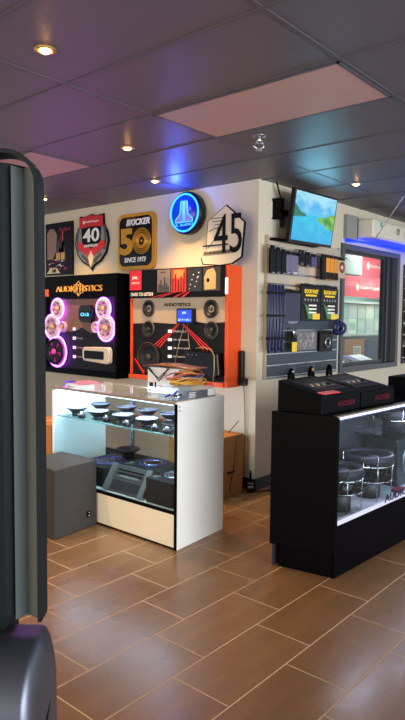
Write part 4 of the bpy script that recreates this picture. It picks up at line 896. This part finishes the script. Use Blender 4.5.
# sloped speaker display units on the case
redlogo = mat('dim_red_logo', '#501220', 0.6, spec=0.1)
def wedge(name, label, xa, xb, cutx, zf, zb, red_item):
    # front y follows the case, back y 2.12
    ya = 1.815 - (xa - 3.2) * 0.085; yb_ = 1.815 - (xb - 3.2) * 0.085; back = 2.11
    t = thing(name, label, 'display unit', ((xa + xb) / 2, 1.95, ZT), 0, 'sloped display units on the black case')
    m = MB(); m.hexa([(xa, ya, ZT), (xb, yb_, ZT), (xb - .01, back, ZT), (xa - .02, back, ZT), (xa, ya, zf), (xb, yb_, zf), (xb - .01, back, zb), (xa - .02, back, zb)], matblack); o = part('casing', m, t, bevel=0.004)
    def top(u, v, dz=0.001):
        xx = xa + (xb - xa) * u - 0.02 * v * (1 - u); yy = (ya + (yb_ - ya) * u) * (1 - v) + back * v; return (xx, yy, zf + (zb - zf) * v + dz)
    m = MB(); q = [(0.12, 0.2), (0.88, 0.2), (0.88, 0.85), (0.12, 0.85)]
    m.hexa([top(u, v, 0.0006) for u, v in q] + [top(u, v, 0.004) for u, v in q], mat('dark_bronze_plate', '#171210', 0.55, spec=0.15)); part('sloped_panel', m, t)
    m = MB(); q = [(0.2, 0.35), (0.8, 0.35), (0.8, 0.6), (0.2, 0.6)]; m.hexa([top(u, v, 0.0042) for u, v in q] + [top(u, v, 0.007) for u, v in q], mat('smoked_window', '#2e211a', 0.45, spec=0.2, var=0.6, vscale=20)); part('display_window', m, t)
    for k in range(4):
        p = Vector(top(0.27 + 0.15 * k, 0.47, 0.007)); part('dial', MB().lathe([(0.016, 0), (0.014, 0.006), (0.004, 0.008)], p, (0, -0.3, 1), (steel, mat('tan_contact', '#c0a070'), steel, surround)[k], 14), t)
    if red_item:
        m = MB(); q = [(0.10, 0.03), (0.50, 0.03), (0.46, 0.15), (0.06, 0.15)]; m.hexa([top(u, v, 0.0006) for u, v in q] + [top(u, v, 0.006) for u, v in q], mat('red_card', '#c83a3a', 0.4)); part('red_card', m, t, 'bright red card')
    ang = math.atan2(yb_ - ya, xb - xa); Fw = Matrix.Translation((xa, ya, 0)) @ Matrix.Rotation(ang, 4, 'Z'); W_ = math.hypot(xb - xa, yb_ - ya)
    m = MB(Fw); text(m, redlogo, 'KICKER', W_ * 0.40, W_ * 0.86, ZT + 0.035, ZT + 0.066, 0, bold=0.03, shear=0.2); part('red_lettering', m, t, 'dim red lettering')
wedge('speaker_demo_unit', 'left sloped black display unit with red card on the black case', 3.195, 3.615, 0, 1.085, 1.16, True)
wedge('speaker_demo_unit', 'right sloped black display unit with red lettering on the black case', 3.63, 4.05, 0, 1.075, 1.15, False)
t = thing('speaker_demo_unit', 'dark box on the counter cut off by the right edge of the photo', 'display unit', (4.85, 1.9, ZT))
m = MB(); m.box(4.66, 5.1, 1.82, 2.06, ZT, 1.09, matblack); part('casing', m, t, bevel=0.004)
part('top_plate', MB().box(4.70, 5.06, 1.85, 2.03, 1.0905, 1.094, mat('dark_bronze_plate', '#2b2220')), t)

# ------------------------------------------------------------ slat wall with hanging goods
t = thing('slatwall', 'grey slatwall panel with hanging accessories below the television', 'slatwall', (5.26, WY, 0.99))
cream = mat('cream_slat', '#b5a894', 0.5); slate = mat('slate_slat', '#39434a', 0.5); ins = mat('aluminium_insert', '#b8bcc0', 0.3, 0.6)
SX0, SX1 = 4.555, 5.84
part('backing_board', MB().box(SX0, SX1, WY - 0.012, WY - 0.0005, 0.985, 2.26, mat('grey_board', '#5a5d60', 0.5)), t)
zz = 1.0; k = 0
while zz < 2.25:
    h_ = 0.098
    part('slat', MB().box(SX0, SX1, WY - 0.03, WY - 0.0125, zz + 0.012, min(zz + h_, 2.26), cream if zz > 1.5 else slate), t, 'cream slat' if zz > 1.5 else 'slate grey slat')
    part('metal_insert', MB().box(SX0, SX1, WY - 0.026, WY - 0.0125, zz + 0.0, zz + 0.009, ins), t)
    zz += 0.105; k += 1
part('side_trim', MB().box(SX0 - 0.02, SX0 - 0.0005, WY - 0.031, WY - 0.0005, 0.985, 2.27, mat('tan_trim', '#a89a80', 0.5)), t)
part('side_trim', MB().box(SX1 + 0.0005, SX1 + 0.02, WY - 0.031, WY - 0.0005, 0.985, 2.27, ins), t)
solo('wall_bracket_bar', MB().box(4.57, 5.3, WY - 0.09, WY - 0.031, 2.225, 2.245, matblack), 'thin black bar shelf under the television', 'shelf', (5.0, WY - 0.03, 2.22))

def pack(name, label, cat, x0, x1, z0, z1, body, y=3.08, th=0.03, group=None, extras=None, tapered=False, hook=True):
    t = thing(name, label, cat, ((x0 + x1) / 2, y, z0), 0, group)
    part('pack', MB().box(x0, x1, y - th / 2, y + th / 2, z0, z1 - 0.03, body), t, bevel=0.004)
    part('header_card', MB().box(x0 + 0.004, x1 - 0.004, y - 0.003, y + 0.003, z1 - 0.0299, z1, blackp), t)
    if hook: part('hook', MB().tube([((x0 + x1) / 2, WY - 0.032, z1 + 0.012), ((x0 + x1) / 2, y - th / 2 - 0.05, z1 - 0.012), ((x0 + x1) / 2, y - th / 2 - 0.06, z1 + 0.005)], 0.003, steel, 5), t, 'steel hook')
    if extras: extras(t, y - th / 2)
    return t
navy = mat('navy_packet', '#090b18', 0.4, spec=0.2); vpk = mat('violet_silver_packet', '#77708c', 0.25, 0.5); dk_ = mat('black_packet', '#09090c', 0.4, spec=0.2)
def ex_lines(mt, n=3, c=None):
    def f(t, yf):
        me = t.children[0]; xs = [v.co.x for v in me.data.vertices]; zs = [v.co.z for v in me.data.vertices]; x_, z_ = t.location.x, t.location.z
        m = MB()
        w_ = (max(xs) - min(xs)); h_ = max(zs) - min(zs)
        m.box(x_ - w_ * 0.35, x_ + w_ * 0.35, yf - 0.0015, yf - 0.0002, z_ + h_ * 0.35, z_ + h_ * 0.75, mt)
        for k in range(n): m.box(x_ - w_ * 0.3, x_ + w_ * (0.3 - 0.12 * (k % 2)), yf - 0.0015, yf - 0.0002, z_ + h_ * (0.08 + 0.07 * k), z_ + h_ * (0.11 + 0.07 * k), whitep)
        part('printed_panel', m, t)
    return f
row1 = 'packets on the top slatwall row'
for k, x in enumerate((4.475, 4.565, 4.655)):
    pack('hanging_packet', 'dark navy packet in the top slatwall row, %s from the left' % ('first', 'second', 'third')[k], 'packet', x, x + 0.07, 1.93, 2.17 - 0.01 * k, (dk_, navy, dk_)[k], group=row1, extras=ex_lines(navy if k != 1 else mat('slate_print', '#262b40', 0.4)), y=3.08 - 0.0 * k)
pack('hanging_packet', 'silver violet glossy packet in the top slatwall row', 'packet', 4.735, 4.82, 1.945, 2.14, vpk, group=row1, extras=ex_lines(mat('dark_violet_print', '#3c3560', 0.3)))
pack('hanging_packet', 'silver violet packet beside its twin, nearer the small packets', 'packet', 4.835, 4.935, 1.935, 2.14, vpk, group=row1, extras=ex_lines(mat('pale_silver_print', '#b9b2c0', 0.3)))
for k, x in enumerate((4.96, 5.075, 5.19)):
    pack('small_packet', 'small dark packet under the television, %s of three' % ('left', 'middle', 'right')[k], 'packet', x, x + 0.095, 2.035 - 0.01 * (k > 0), 2.17 - 0.01 * k, (dk_, navy, mat('blue_violet_packet', '#3b3766', 0.3))[k], group='small packets under the television', extras=ex_lines(mat('slate_print', '#262b40', 0.4), 2))
yel = mat('amber_packet', '#d08a24', 0.45)
for k in range(4):
    x = 5.40 + k * 0.085
    def exo(t, yf, x=x):
        part('black_foot', MB().box(x, x + 0.07, yf - 0.003, yf - 0.0003, 1.925, 1.995, blackp), t, 'black lower band')
    pack('hanging_packet', 'amber and black packet, %s of four at the right of the top row' % ('first', 'second', 'third', 'last')[k], 'packet', x, x + 0.072, 1.92, 2.165, yel if k else dk_, group='amber packets on the slatwall', extras=exo)
def exr(t, yf):
    part('round_emblem', MB().lathe([(0.055, 0), (0.055, 0.002)], (5.815, yf, 2.06), (0, -1, 0), blackp, 28).lathe([(0.045, 0.002), (0.045, 0.003)], (5.815, yf, 2.06), (0, -1, 0), mat('tan_red_emblem', '#b04a30', 0.4), 28).lathe([(0.02, 0.003), (0.02, 0.004)], (5.815, yf, 2.06), (0, -1, 0), paper, 12), t, 'round red emblem')
pack('hanging_packet', 'tan packet with a round red emblem beside the window frame', 'packet', 5.74, 5.885, 1.95, 2.16, mat('tan_packet', '#b9a184', 0.5), extras=exr)
# long cables
for k in range(5):
    x = 4.49 + 0.052 * k; zl = 1.235 + 0.02 * (k % 2)
    t = thing('cable_pack', 'long navy cable bundle on the left of the slatwall, %s of five' % ('first', 'second', 'third', 'fourth', 'fifth')[k], 'cable', (x, 3.09, zl), 0, 'navy cable bundles')
    part('cable_loop', MB().tube([(x - 0.014, 3.09, 1.82), (x - 0.018, 3.085, 1.5), (x - 0.012, 3.09, zl + 0.02), (x, 3.09, zl), (x + 0.012, 3.09, zl + 0.02), (x + 0.018, 3.085, 1.5), (x + 0.014, 3.09, 1.82), (x, 3.09, 1.835)], 0.009, mat('navy_cable', '#0a1242', 0.35), 6, True), t)
    for z in (1.75, 1.55, 1.35): part('cable_tie', MB().box(x - 0.0255, x + 0.0255, 3.074, 3.104, z, z + 0.02, blackp), t)
    part('hook', MB().tube([(x, WY - 0.032, 1.85), (x, 3.05, 1.83)], 0.003, steel, 5), t)
pack('blister_pack', 'dark violet printed blister pack beside the navy cables', 'packet', 4.745, 5.0, 1.49, 1.80, mat('violet_blister', '#1c1a38', 0.3), y=3.09, extras=ex_lines(mat('grey_violet_print', '#6a6790', 0.3)))
gpk = mat('dark_grey_card', '#232423', 0.5, spec=0.15)
for k, x in enumerate((5.035, 5.415)):
    def exb(t, yf, x=x):
        m = MB(); text(m, mat('yellow_print', '#e6c21c', 0.4), 'BOOM MAT', x + 0.05, x + 0.30, 1.775, 1.815, yf, bold=0.05); m.box(x + 0.07, x + 0.27, yf - 0.001, yf - 0.0002, 1.748, 1.766, mat('yellow_print', '#e6c21c'))
        part('yellow_lettering', m, t, 'yellow lettering')
        m = MB(); 
        for j in range(5): m.lathe([(0.014, 0), (0.014, 0.002)], (x + 0.06 + j * 0.055, yf, 1.715), (0, -1, 0), mat('grey_dot', '#8d8d86', 0.4), 12)
        for j in range(3): m.box(x + 0.13, x + 0.27, yf - 0.002, yf - 0.0002, 1.655 - j * 0.034, 1.670 - j * 0.034, whitep)
        part('icons', m, t)
        m = MB(); m.prism([(x + 0.03, 1.69), (x + 0.30, 1.56), (x + 0.30, 1.535), (x + 0.12, 1.535)], yf - 0.0015, yf - 0.0002, mat('green_print', '#3f7a3a', 0.4)); m.box(x + 0.20, x + 0.335, yf - 0.003, yf - 0.0016, 1.53, 1.585, mat('yellow_print', '#e6c21c')); m.prism([(x + 0.02, 1.67), (x + 0.05, 1.68), (x + 0.12, 1.545), (x + 0.09, 1.54)], yf - 0.0025, yf - 0.001, blackp)
        part('green_picture', m, t)
    pack('sound_mat_pack', 'large grey card pack with yellow lettering, %s of the pair on the slatwall' % ('left', 'right')[k], 'packet', x, x + 0.345, 1.52, 1.865, gpk, y=3.09, group='yellow lettered card packs', extras=exb)
# lower row
t = thing('terminal_bag', 'clear bag of small metal terminals with yellow tag on the lower slatwall', 'bag', (5.07, 3.1, 1.22))
part('bag', MB().box(4.96, 5.32, 3.07, 3.11, 1.235, 1.42, glass('bag_plastic', '#d5d0cc', boost=1.5, rough=0.15, painted_haze=0.12)), t, bevel=0.01)
m = MB(); 
for k in range(60):
    x = 4.98 + random.random() * 0.3; z = 1.25 + random.random() * 0.13; m.cyl((x, 3.09, z), (x + random.uniform(-.02, .02), 3.085, z + 0.025), 0.007, (mat('bright_terminal', '#d8d2cc', 0.4), mat('pinkish_terminal', '#c9a99e', 0.4), mat('grey_terminal', '#77747a', 0.4))[k % 3], 6)
part('terminals', m, t)
part('yellow_tag', MB().box(4.86, 4.95, 3.07, 3.08, 1.225, 1.42, blackp).box(4.865, 4.945, 3.066, 3.0699, 1.23, 1.32, mat('yellow_print', '#e6c21c')), t, 'yellow and black tag')
part('disc_tag', MB().lathe([(0.045, 0), (0.045, 0.006)], (4.91, 3.065, 1.41), (0, -1, 0), steel, 20), t)
pack('hanging_packet', 'dark pouch with silver part hanging on the lower slatwall row', 'packet', 5.41, 5.66, 1.215, 1.42, dk_, y=3.09, extras=lambda t, yf: part('silver_part', MB().ring((5.55, yf - 0.004, 1.30), (0, 1, 0), 0.045, 0.012, steel, 24, 6), t, 'silver ring part'))
t = thing('cable_pack', 'bunched navy cable at the right end of the slatwall', 'cable', (5.75, 3.08, 1.34))
for k in range(5):
    part('cable_loop', MB().ring((5.725 + 0.018 * k, 3.09 - 0.010 * k, 1.43 + 0.012 * (k % 3)), (0.25 * k - .5, 1, 0.2 * (k % 2)), 0.035 + 0.018 * (k % 3), 0.016, mat('navy_cable', '#0a1242'), 28, 6), t)
for k, x in enumerate((4.89, 5.27, 5.64)):
    t = thing('hook_clamp', 'small %s clamp on a slatwall hook above the demo units, %s of three' % (('black and chrome', 'brass and black', 'black')[k], ('left', 'middle', 'right')[k]), 'clamp', (x, 3.1, 1.02), 0, 'clamps on the lowest hooks')
    part('jaw', MB().prism([(x - 0.04, 0.96), (x - 0.035, 1.03), (x - 0.005, 1.075), (x, 1.0)], 3.08, 3.11, matblack).prism([(x + 0.005, 1.0), (x + 0.01, 1.075), (x + 0.04, 1.03), (x + 0.05, 0.96)], 3.08, 3.11, matblack), t)
    part('pivot', MB().lathe([(0.018, 0), (0.018, 0.012)], (x, 3.08, 1.045), (0, -1, 0), (chrome, mat('tan_contact', '#c0a070'), matblack)[k], 14), t)
    part('hook', MB().tube([(x, WY - 0.03, 1.11), (x, 3.07, 1.10), (x, 3.06, 1.06)], 0.003, steel, 5), t)

# the goods hang slightly closer together along the rails
for o in list(COL.objects):
    if o.parent is None and o.name.split('.')[0] in ('hanging_packet', 'small_packet', 'blister_pack', 'sound_mat_pack', 'terminal_bag', 'hook_clamp') or o.get('label', '').startswith('bunched navy'):
        o.location.x = 4.49 + (o.location.x - 4.49) * 0.945

# ------------------------------------------------------------ television
import mathutils
bl, br, tl, tr = Vector((4.66, 3.0, 2.227)), Vector((5.39, 3.0, 2.238)), Vector((4.66, 2.94, 2.66)), Vector((5.376, 2.94, 2.66))
ux = (br - bl).normalized(); uz = (tl - bl).normalized(); uy = uz.cross(ux).normalized(); uy = ux.cross(uz) * -1
uy = Vector((0, 1, 0)) if uy.length < .1 else uy.normalized()
if uy.y < 0: uy = -uy
FT = Matrix.Identity(4)
for i in range(3): FT[i][0] = ux[i]; FT[i][1] = uy[i]; FT[i][2] = uz[i]; FT[i][3] = bl[i]
TW, TH = 0.725, 0.437
t = thing('television', 'wall-mounted flat television showing a turquoise lake landscape', 'television', (5.02, WY - 0.02, 2.22))
part('bezel', MB(FT).box(-0.012, TW + 0.012, 0.002, 0.045, -0.018, TH + 0.012, blkplastic), t, bevel=0.004)
def tv_material():
    m = bpy.data.materials.new('tv_lake_picture'); m.use_nodes = True; nt = m.node_tree; N = nt.nodes; L = nt.links; p = N['Principled BSDF']
    tc = N.new('ShaderNodeTexCoord'); sp = N.new('ShaderNodeSeparateXYZ'); L.new(tc.outputs['UV'], sp.inputs[0])
    nz = N.new('ShaderNodeTexNoise'); nz.inputs['Scale'].default_value = 5; nz.inputs['Detail'].default_value = 5; L.new(tc.outputs['UV'], nz.inputs['Vector'])
    def M(op, a, b=None):
        n = N.new('ShaderNodeMath'); n.operation = op
        for i, v in enumerate((a, b)):
            if v is None: continue
            if isinstance(v, (int, float)): n.inputs[i].default_value = v
            else: L.new(v, n.inputs[i])
        return n.outputs[0]
    def mix(f, a, b):
        n = N.new('ShaderNodeMix'); n.data_type = 'RGBA'; L.new(f, n.inputs[0])
        for i, v in ((6, a), (7, b)):
            if isinstance(v, str): n.inputs[i].default_value = hexc(v)
            else: L.new(v, n.inputs[i])
        return n.outputs[2]
    def step(a, w=0.01):
        mr = N.new('ShaderNodeMapRange'); mr.inputs['From Min'].default_value = -w; mr.inputs['From Max'].default_value = w; L.new(a, mr.inputs['Value']); return mr.outputs[0]
    u, v = sp.outputs['X'], sp.outputs['Y']; n_ = M('SUBTRACT', nz.outputs['Fac'], 0.5)
    sky = mix(v, '#7fe0f2', '#2f9fe6'); sky = mix(step(M('ADD', M('SUBTRACT', v, 0.80), M('MULTIPLY', n_, 0.9)), 0.15), sky, '#a6e2f5')
    water = mix(step(M('ADD', n_, M('MULTIPLY', M('SUBTRACT', v, 0.3), 0.6)), 0.2), '#0aa6dc', '#22c6e8')
    hor = step(M('SUBTRACT', v, 0.56)); col = mix(hor, water, sky)
    # hills on both banks
    hl_ = M('SUBTRACT', M('ADD', 0.86, M('MULTIPLY', n_, 0.15)), M('ADD', M('MULTIPLY', u, 1.3), M('MULTIPLY', M('SUBTRACT', v, 0.48), 0.9)))
    lh = M('MINIMUM', step(M('SUBTRACT', M('SUBTRACT', M('ADD', 0.74, M('MULTIPLY', n_, 0.3)), M('MULTIPLY', u, 0.75)), v)), step(M('SUBTRACT', v, M('ADD', 0.47, M('MULTIPLY', u, 0.15)))))
    col = mix(lh, col, '#16705c')
    rh = M('MINIMUM', step(M('SUBTRACT', M('ADD', M('MULTIPLY', u, 0.36), M('ADD', 0.31, M('MULTIPLY', n_, 0.35))), v)), step(M('SUBTRACT', M('ADD', v, M('MULTIPLY', u, 0.48)), M('SUBTRACT', 0.76, M('MULTIPLY', n_, 0.1)))))
    gr = mix(step(n_, 0.1), '#2f8f2a', '#86c43a'); col = mix(rh, col, gr)
    L.new(col, p.inputs['Emission Color']); p.inputs['Emission Strength'].default_value = 1.0; p.inputs['Base Color'].default_value = (0.01, 0.01, 0.01, 1); p.inputs['Roughness'].default_value = 0.2
    return m
m = MB(FT); m.add([(0.006, 0, 0.006), (TW - 0.006, 0, 0.006), (TW - 0.006, 0, TH - 0.006), (0.006, 0, TH - 0.006)], [(0, 1, 2, 3)], tv_material())
o = part('screen', m, t, 'glowing screen with a lake landscape')
uvl = o.data.uv_layers.new(name='UVMap')
inv = FT.inverted() @ WM[t]
for li, lo in enumerate(o.data.loops):
    c_ = inv @ o.data.vertices[lo.vertex_index].co; uvl.data[li].uv = (c_.x / TW, c_.z / TH)
# thickness behind the screen keeps it solid inside the bezel
m = MB(FT); m.box(0.15, 0.58, 0.045, 0.075, 0.08, 0.36, matblack); part('rear_cover', m, t)
q_ = FT @ Vector((TW / 2, -0.03, TH * 0.6)); area('screen_light', q_, q_ + FT.to_3x3() @ Vector((0, -1, 0.35)), 0.6, 0.3, 3.6, (0.25, 0.75, 1.0))
m = MB(); m.box(4.72, 4.80, WY - 0.03, WY - 0.001, 2.36, 2.62, steel).box(4.735, 4.785, WY - 0.17, WY - 0.03, 2.46, 2.50, matblack).box(4.64, 4.68, WY - 0.1, WY - 0.001, 2.42, 2.6, matblack).box(4.64, 4.75, WY - 0.1, WY - 0.08, 2.48, 2.5, matblack); part('wall_mount', m, t)
solo('wall_plate', MB().box(4.60, 4.72, WY - 0.008, WY - 0.0005, 2.43, 2.58, mat('ivory_plate', '#cfc7b4', 0.5)), 'ivory blank plate on the wall left of the television', 'wall plate', (4.66, WY, 2.43), bevel=0.003)
solo('hanging_cable', MB().tube([(4.70, WY - 0.05, 2.62), (4.66, WY - 0.06, 2.66), (4.64, WY - 0.05, 2.735)], 0.008, matblack), 'black cable running from television to the ceiling', 'cable', (4.66, WY - 0.05, 2.66))

# ------------------------------------------------------------ above the window
t = thing('wall_box', 'flat grey metal box on the wall beside the air conditioner', 'box', (6.08, WY, 2.39))
part('casing', MB().box(5.975, 6.20, WY - 0.05, WY - 0.0005, 2.385, 2.635, mat('grey_metal_box', '#8a8985', 0.5)), t, bevel=0.005)
part('shade_edge', MB().box(6.2005, 6.215, WY - 0.048, WY - 0.0005, 2.39, 2.63, matblack), t)  # black strip put in for the shade beside the air conditioner
t = thing('air_conditioner', 'white split air conditioner mounted above the window', 'air conditioner', (6.6, WY, 2.36))
acm = mat('off_white_plastic', '#d6cfbc', 0.4)
m = MB(); m.box(6.235, 7.9, 2.97, WY - 0.0005, 2.41, 2.61, acm); part('casing', m, t, bevel=0.02, seg=3)
part('louvre', MB().box(6.30, 7.85, 2.955, 2.969, 2.425, 2.47, acm), t)
m = MB(); m.lathe([(0.04, 0), (0.04, 0.008)], (6.86, 2.9695, 2.53), (0, -1, 0), mat('grey_vent_disc', '#9b937f', 0.5), 20); m.lathe([(0.04, 0), (0.04, 0.008)], (7.08, 2.9695, 2.53), (0, -1, 0), mat('beige_disc', '#c5bb9f', 0.5), 20); part('dial', m, t)
part('energy_sticker', MB().box(6.40, 6.45, 2.966, 2.9697, 2.535, 2.59, mat('blue_green_sticker', '#5aa7a0', 0.4)), t, 'small blue-green sticker')
ledb = glow('blue_led_canopy', '#1430ff', 1.9)
t = thing('led_canopy', 'curved glowing blue light strip above the window frame', 'light strip', (6.8, WY, 2.37))
m = MB(); n = 18; vs = []
for i in range(n + 1):
    s_ = i / n; x = 6.0 + 1.95 * s_; yy = WY - 0.03 - 0.28 * math.sin(min(1, s_ * 1.25) * PI / 2 * 1.0); top_ = 2.40 + 0.02 * math.sin(s_ * PI)
    vs += [(x, WY - 0.005, 2.375), (x, yy, 2.345 + 0.02 * math.sin(s_ * PI * 2)), (x, yy, 2.36 + 0.02 * math.sin(s_ * PI * 2)), (x, WY - 0.005, 2.40)]
fs = []
for i in range(n):
    a = 4 * i; b = a + 4
    for j in range(4): fs.append((a + j, a + (j + 1) % 4, b + (j + 1) % 4, b + j))
fs += [(0, 1, 2, 3), (4 * n, 4 * n + 1, 4 * n + 2, 4 * n + 3)]
m.add(vs, fs, ledb); part('light_strip', m, t)
solo('support_wire', MB().tube([(6.20, 2.93, 2.385), (5.93, 2.52, 2.736)], 0.004, mat('pale_wire', '#a8a4b4', 0.4)), 'thin pale wire from the ceiling to the blue strip', 'wire', (6.1, 2.8, 2.5))

# ------------------------------------------------------------ kiosk in the foreground
ang = math.atan2(RGT.y, RGT.x)
FK = Matrix.Rotation(ang, 4, 'Z') @ Matrix.Translation((0.004, 0, 0))          # x to the right of the view, y away, z up
kp = mat('lit_grey_kiosk_plastic', '#454b4a', 0.5, spec=0.2)  # lighter copy of the kiosk grey, painted for the lit strip
kp2 = mat('charcoal_kiosk_face', '#12171a', 0.55, spec=0.08)
kloc = FK @ Vector((-0.5, 1.05, 0))
t = thing('kiosk', 'dark grey plastic kiosk close to the camera at the left edge', 'kiosk', (kloc.x, kloc.y, 0), ang)
zb, ztp = 1.058, 1.772
m = MB(FK)
plan = [(-0.80, 0.940), (-0.330, 0.952), (-0.314, 0.957), (-0.300, 0.966), (-0.289, 0.98), (-0.283, 0.988), (-0.283, 0.995), (-0.30, 1.05), (-0.80, 1.05)]
m.slab(plan, zb, ztp, kp2)
part('screen_housing', m, t)
m = MB(FK); m.slab([(-0.3005, 0.9655), (-0.2905, 0.978), (-0.2825, 0.987), (-0.2625, 0.972), (-0.2625, 0.962), (-0.283, 0.977), (-0.2885, 0.971), (-0.298, 0.959)], zb - 0.004, ztp - 0.004, kp); part('bevel_strip', m, t, 'bevelled strip painted lighter for the light on it')
m = MB(FK)
R_ = 0.05; zt2 = 1.792; xr = -0.2565
outer = [(xr, zb - 0.006)] + [(xr - R_ + R_ * math.cos(a * PI / 16), zt2 - R_ + R_ * math.sin(a * PI / 16)) for a in range(9)] + [(-0.80, zt2 - 0.012)]
ri = 0.045; xi = xr - 0.006; zi = zt2 - 0.006
inner = [(xi, zb - 0.006)] + [(xi - ri + ri * math.cos(a * PI / 16), zi - ri + ri * math.sin(a * PI / 16)) for a in range(9)] + [(-0.80, zi - 0.012)]
n = len(outer); vs = []
for (o_, i_) in zip(outer, inner): vs += [(o_[0], 0.955, o_[1]), (i_[0], 0.955, i_[1]), (i_[0], 0.995, i_[1]), (o_[0], 0.995, o_[1])]
fs = []
for i in range(n - 1):
    a = 4 * i; b = a + 4
    for j in range(4): fs.append((a + j, a + (j + 1) % 4, b + (j + 1) % 4, b + j))
fs += [(0, 1, 2, 3), (4 * (n - 1), 4 * (n - 1) + 1, 4 * (n - 1) + 2, 4 * (n - 1) + 3)]
m.add(vs, fs, mat('charcoal_rim', '#14191b', 0.5, spec=0.12)); part('rim', m, t, 'rim with rounded upper corner')
m = MB(FK); m.box(-0.80, -0.285, 0.9955, 1.01, ztp + 0.0005, zi - 0.02, matblack); part('rear_panel', m, t)
part('post', MB(FK).box(-0.45, -0.318, 0.965, 1.04, 0.95, zb + 0.01, kp2), t)
m = MB(FK)
n1 = 12; rows = []
prof = [(0.985, 0.55), (0.86, 0.55), (0.845, 0.62), (0.84, 0.90)] + [(0.93 - 0.09 * math.cos(a * PI / 2 / n1), 0.935 + 0.10 * math.sin(a * PI / 2 / n1)) for a in range(n1 + 1)] + [(0.985, 1.033)]
stx = [(-0.80, 0.0), (-0.40, 0.0), (-0.262, 0.0)] + [(-0.262 + 0.022 * math.sin(a * PI / 2 / 8), 0.10 * (1 - math.cos(a * PI / 2 / 8))) for a in range(1, 9)]
for (x, ins_) in stx: rows.append([(x, y_ + (ins_ * 0.3 if y_ < 0.95 else 0), z_ - (ins_ * 1.0 if z_ > 0.9 else 0)) for y_, z_ in prof])
vs = [p for r_ in rows for p in r_]; k_ = len(prof); fs = []
for i in range(len(rows) - 1):
    for j in range(k_): fs.append((i * k_ + j, i * k_ + (j + 1) % k_, (i + 1) * k_ + (j + 1) % k_, (i + 1) * k_ + j))
fs += [list(range(k_)), [(len(rows) - 1) * k_ + j for j in range(k_)]]
m.add(vs, fs, mat('satin_kiosk_metal', '#60636c', 0.42, 0.9), True); part('lower_housing', m, t, 'rounded satin lower housing')
part('pedestal', MB(FK).box(-0.70, -0.36, 0.88, 0.98, 0.0, 0.56, kp2), t)

# added violet fill light, spreads the glow of the black display's LED rings
area('violet_fill', (4.02, 5.30, 1.60), (3.6, 5.25, 1.9), 1.2, 0.5, 3.5, (0.75, 0.2, 1.0))
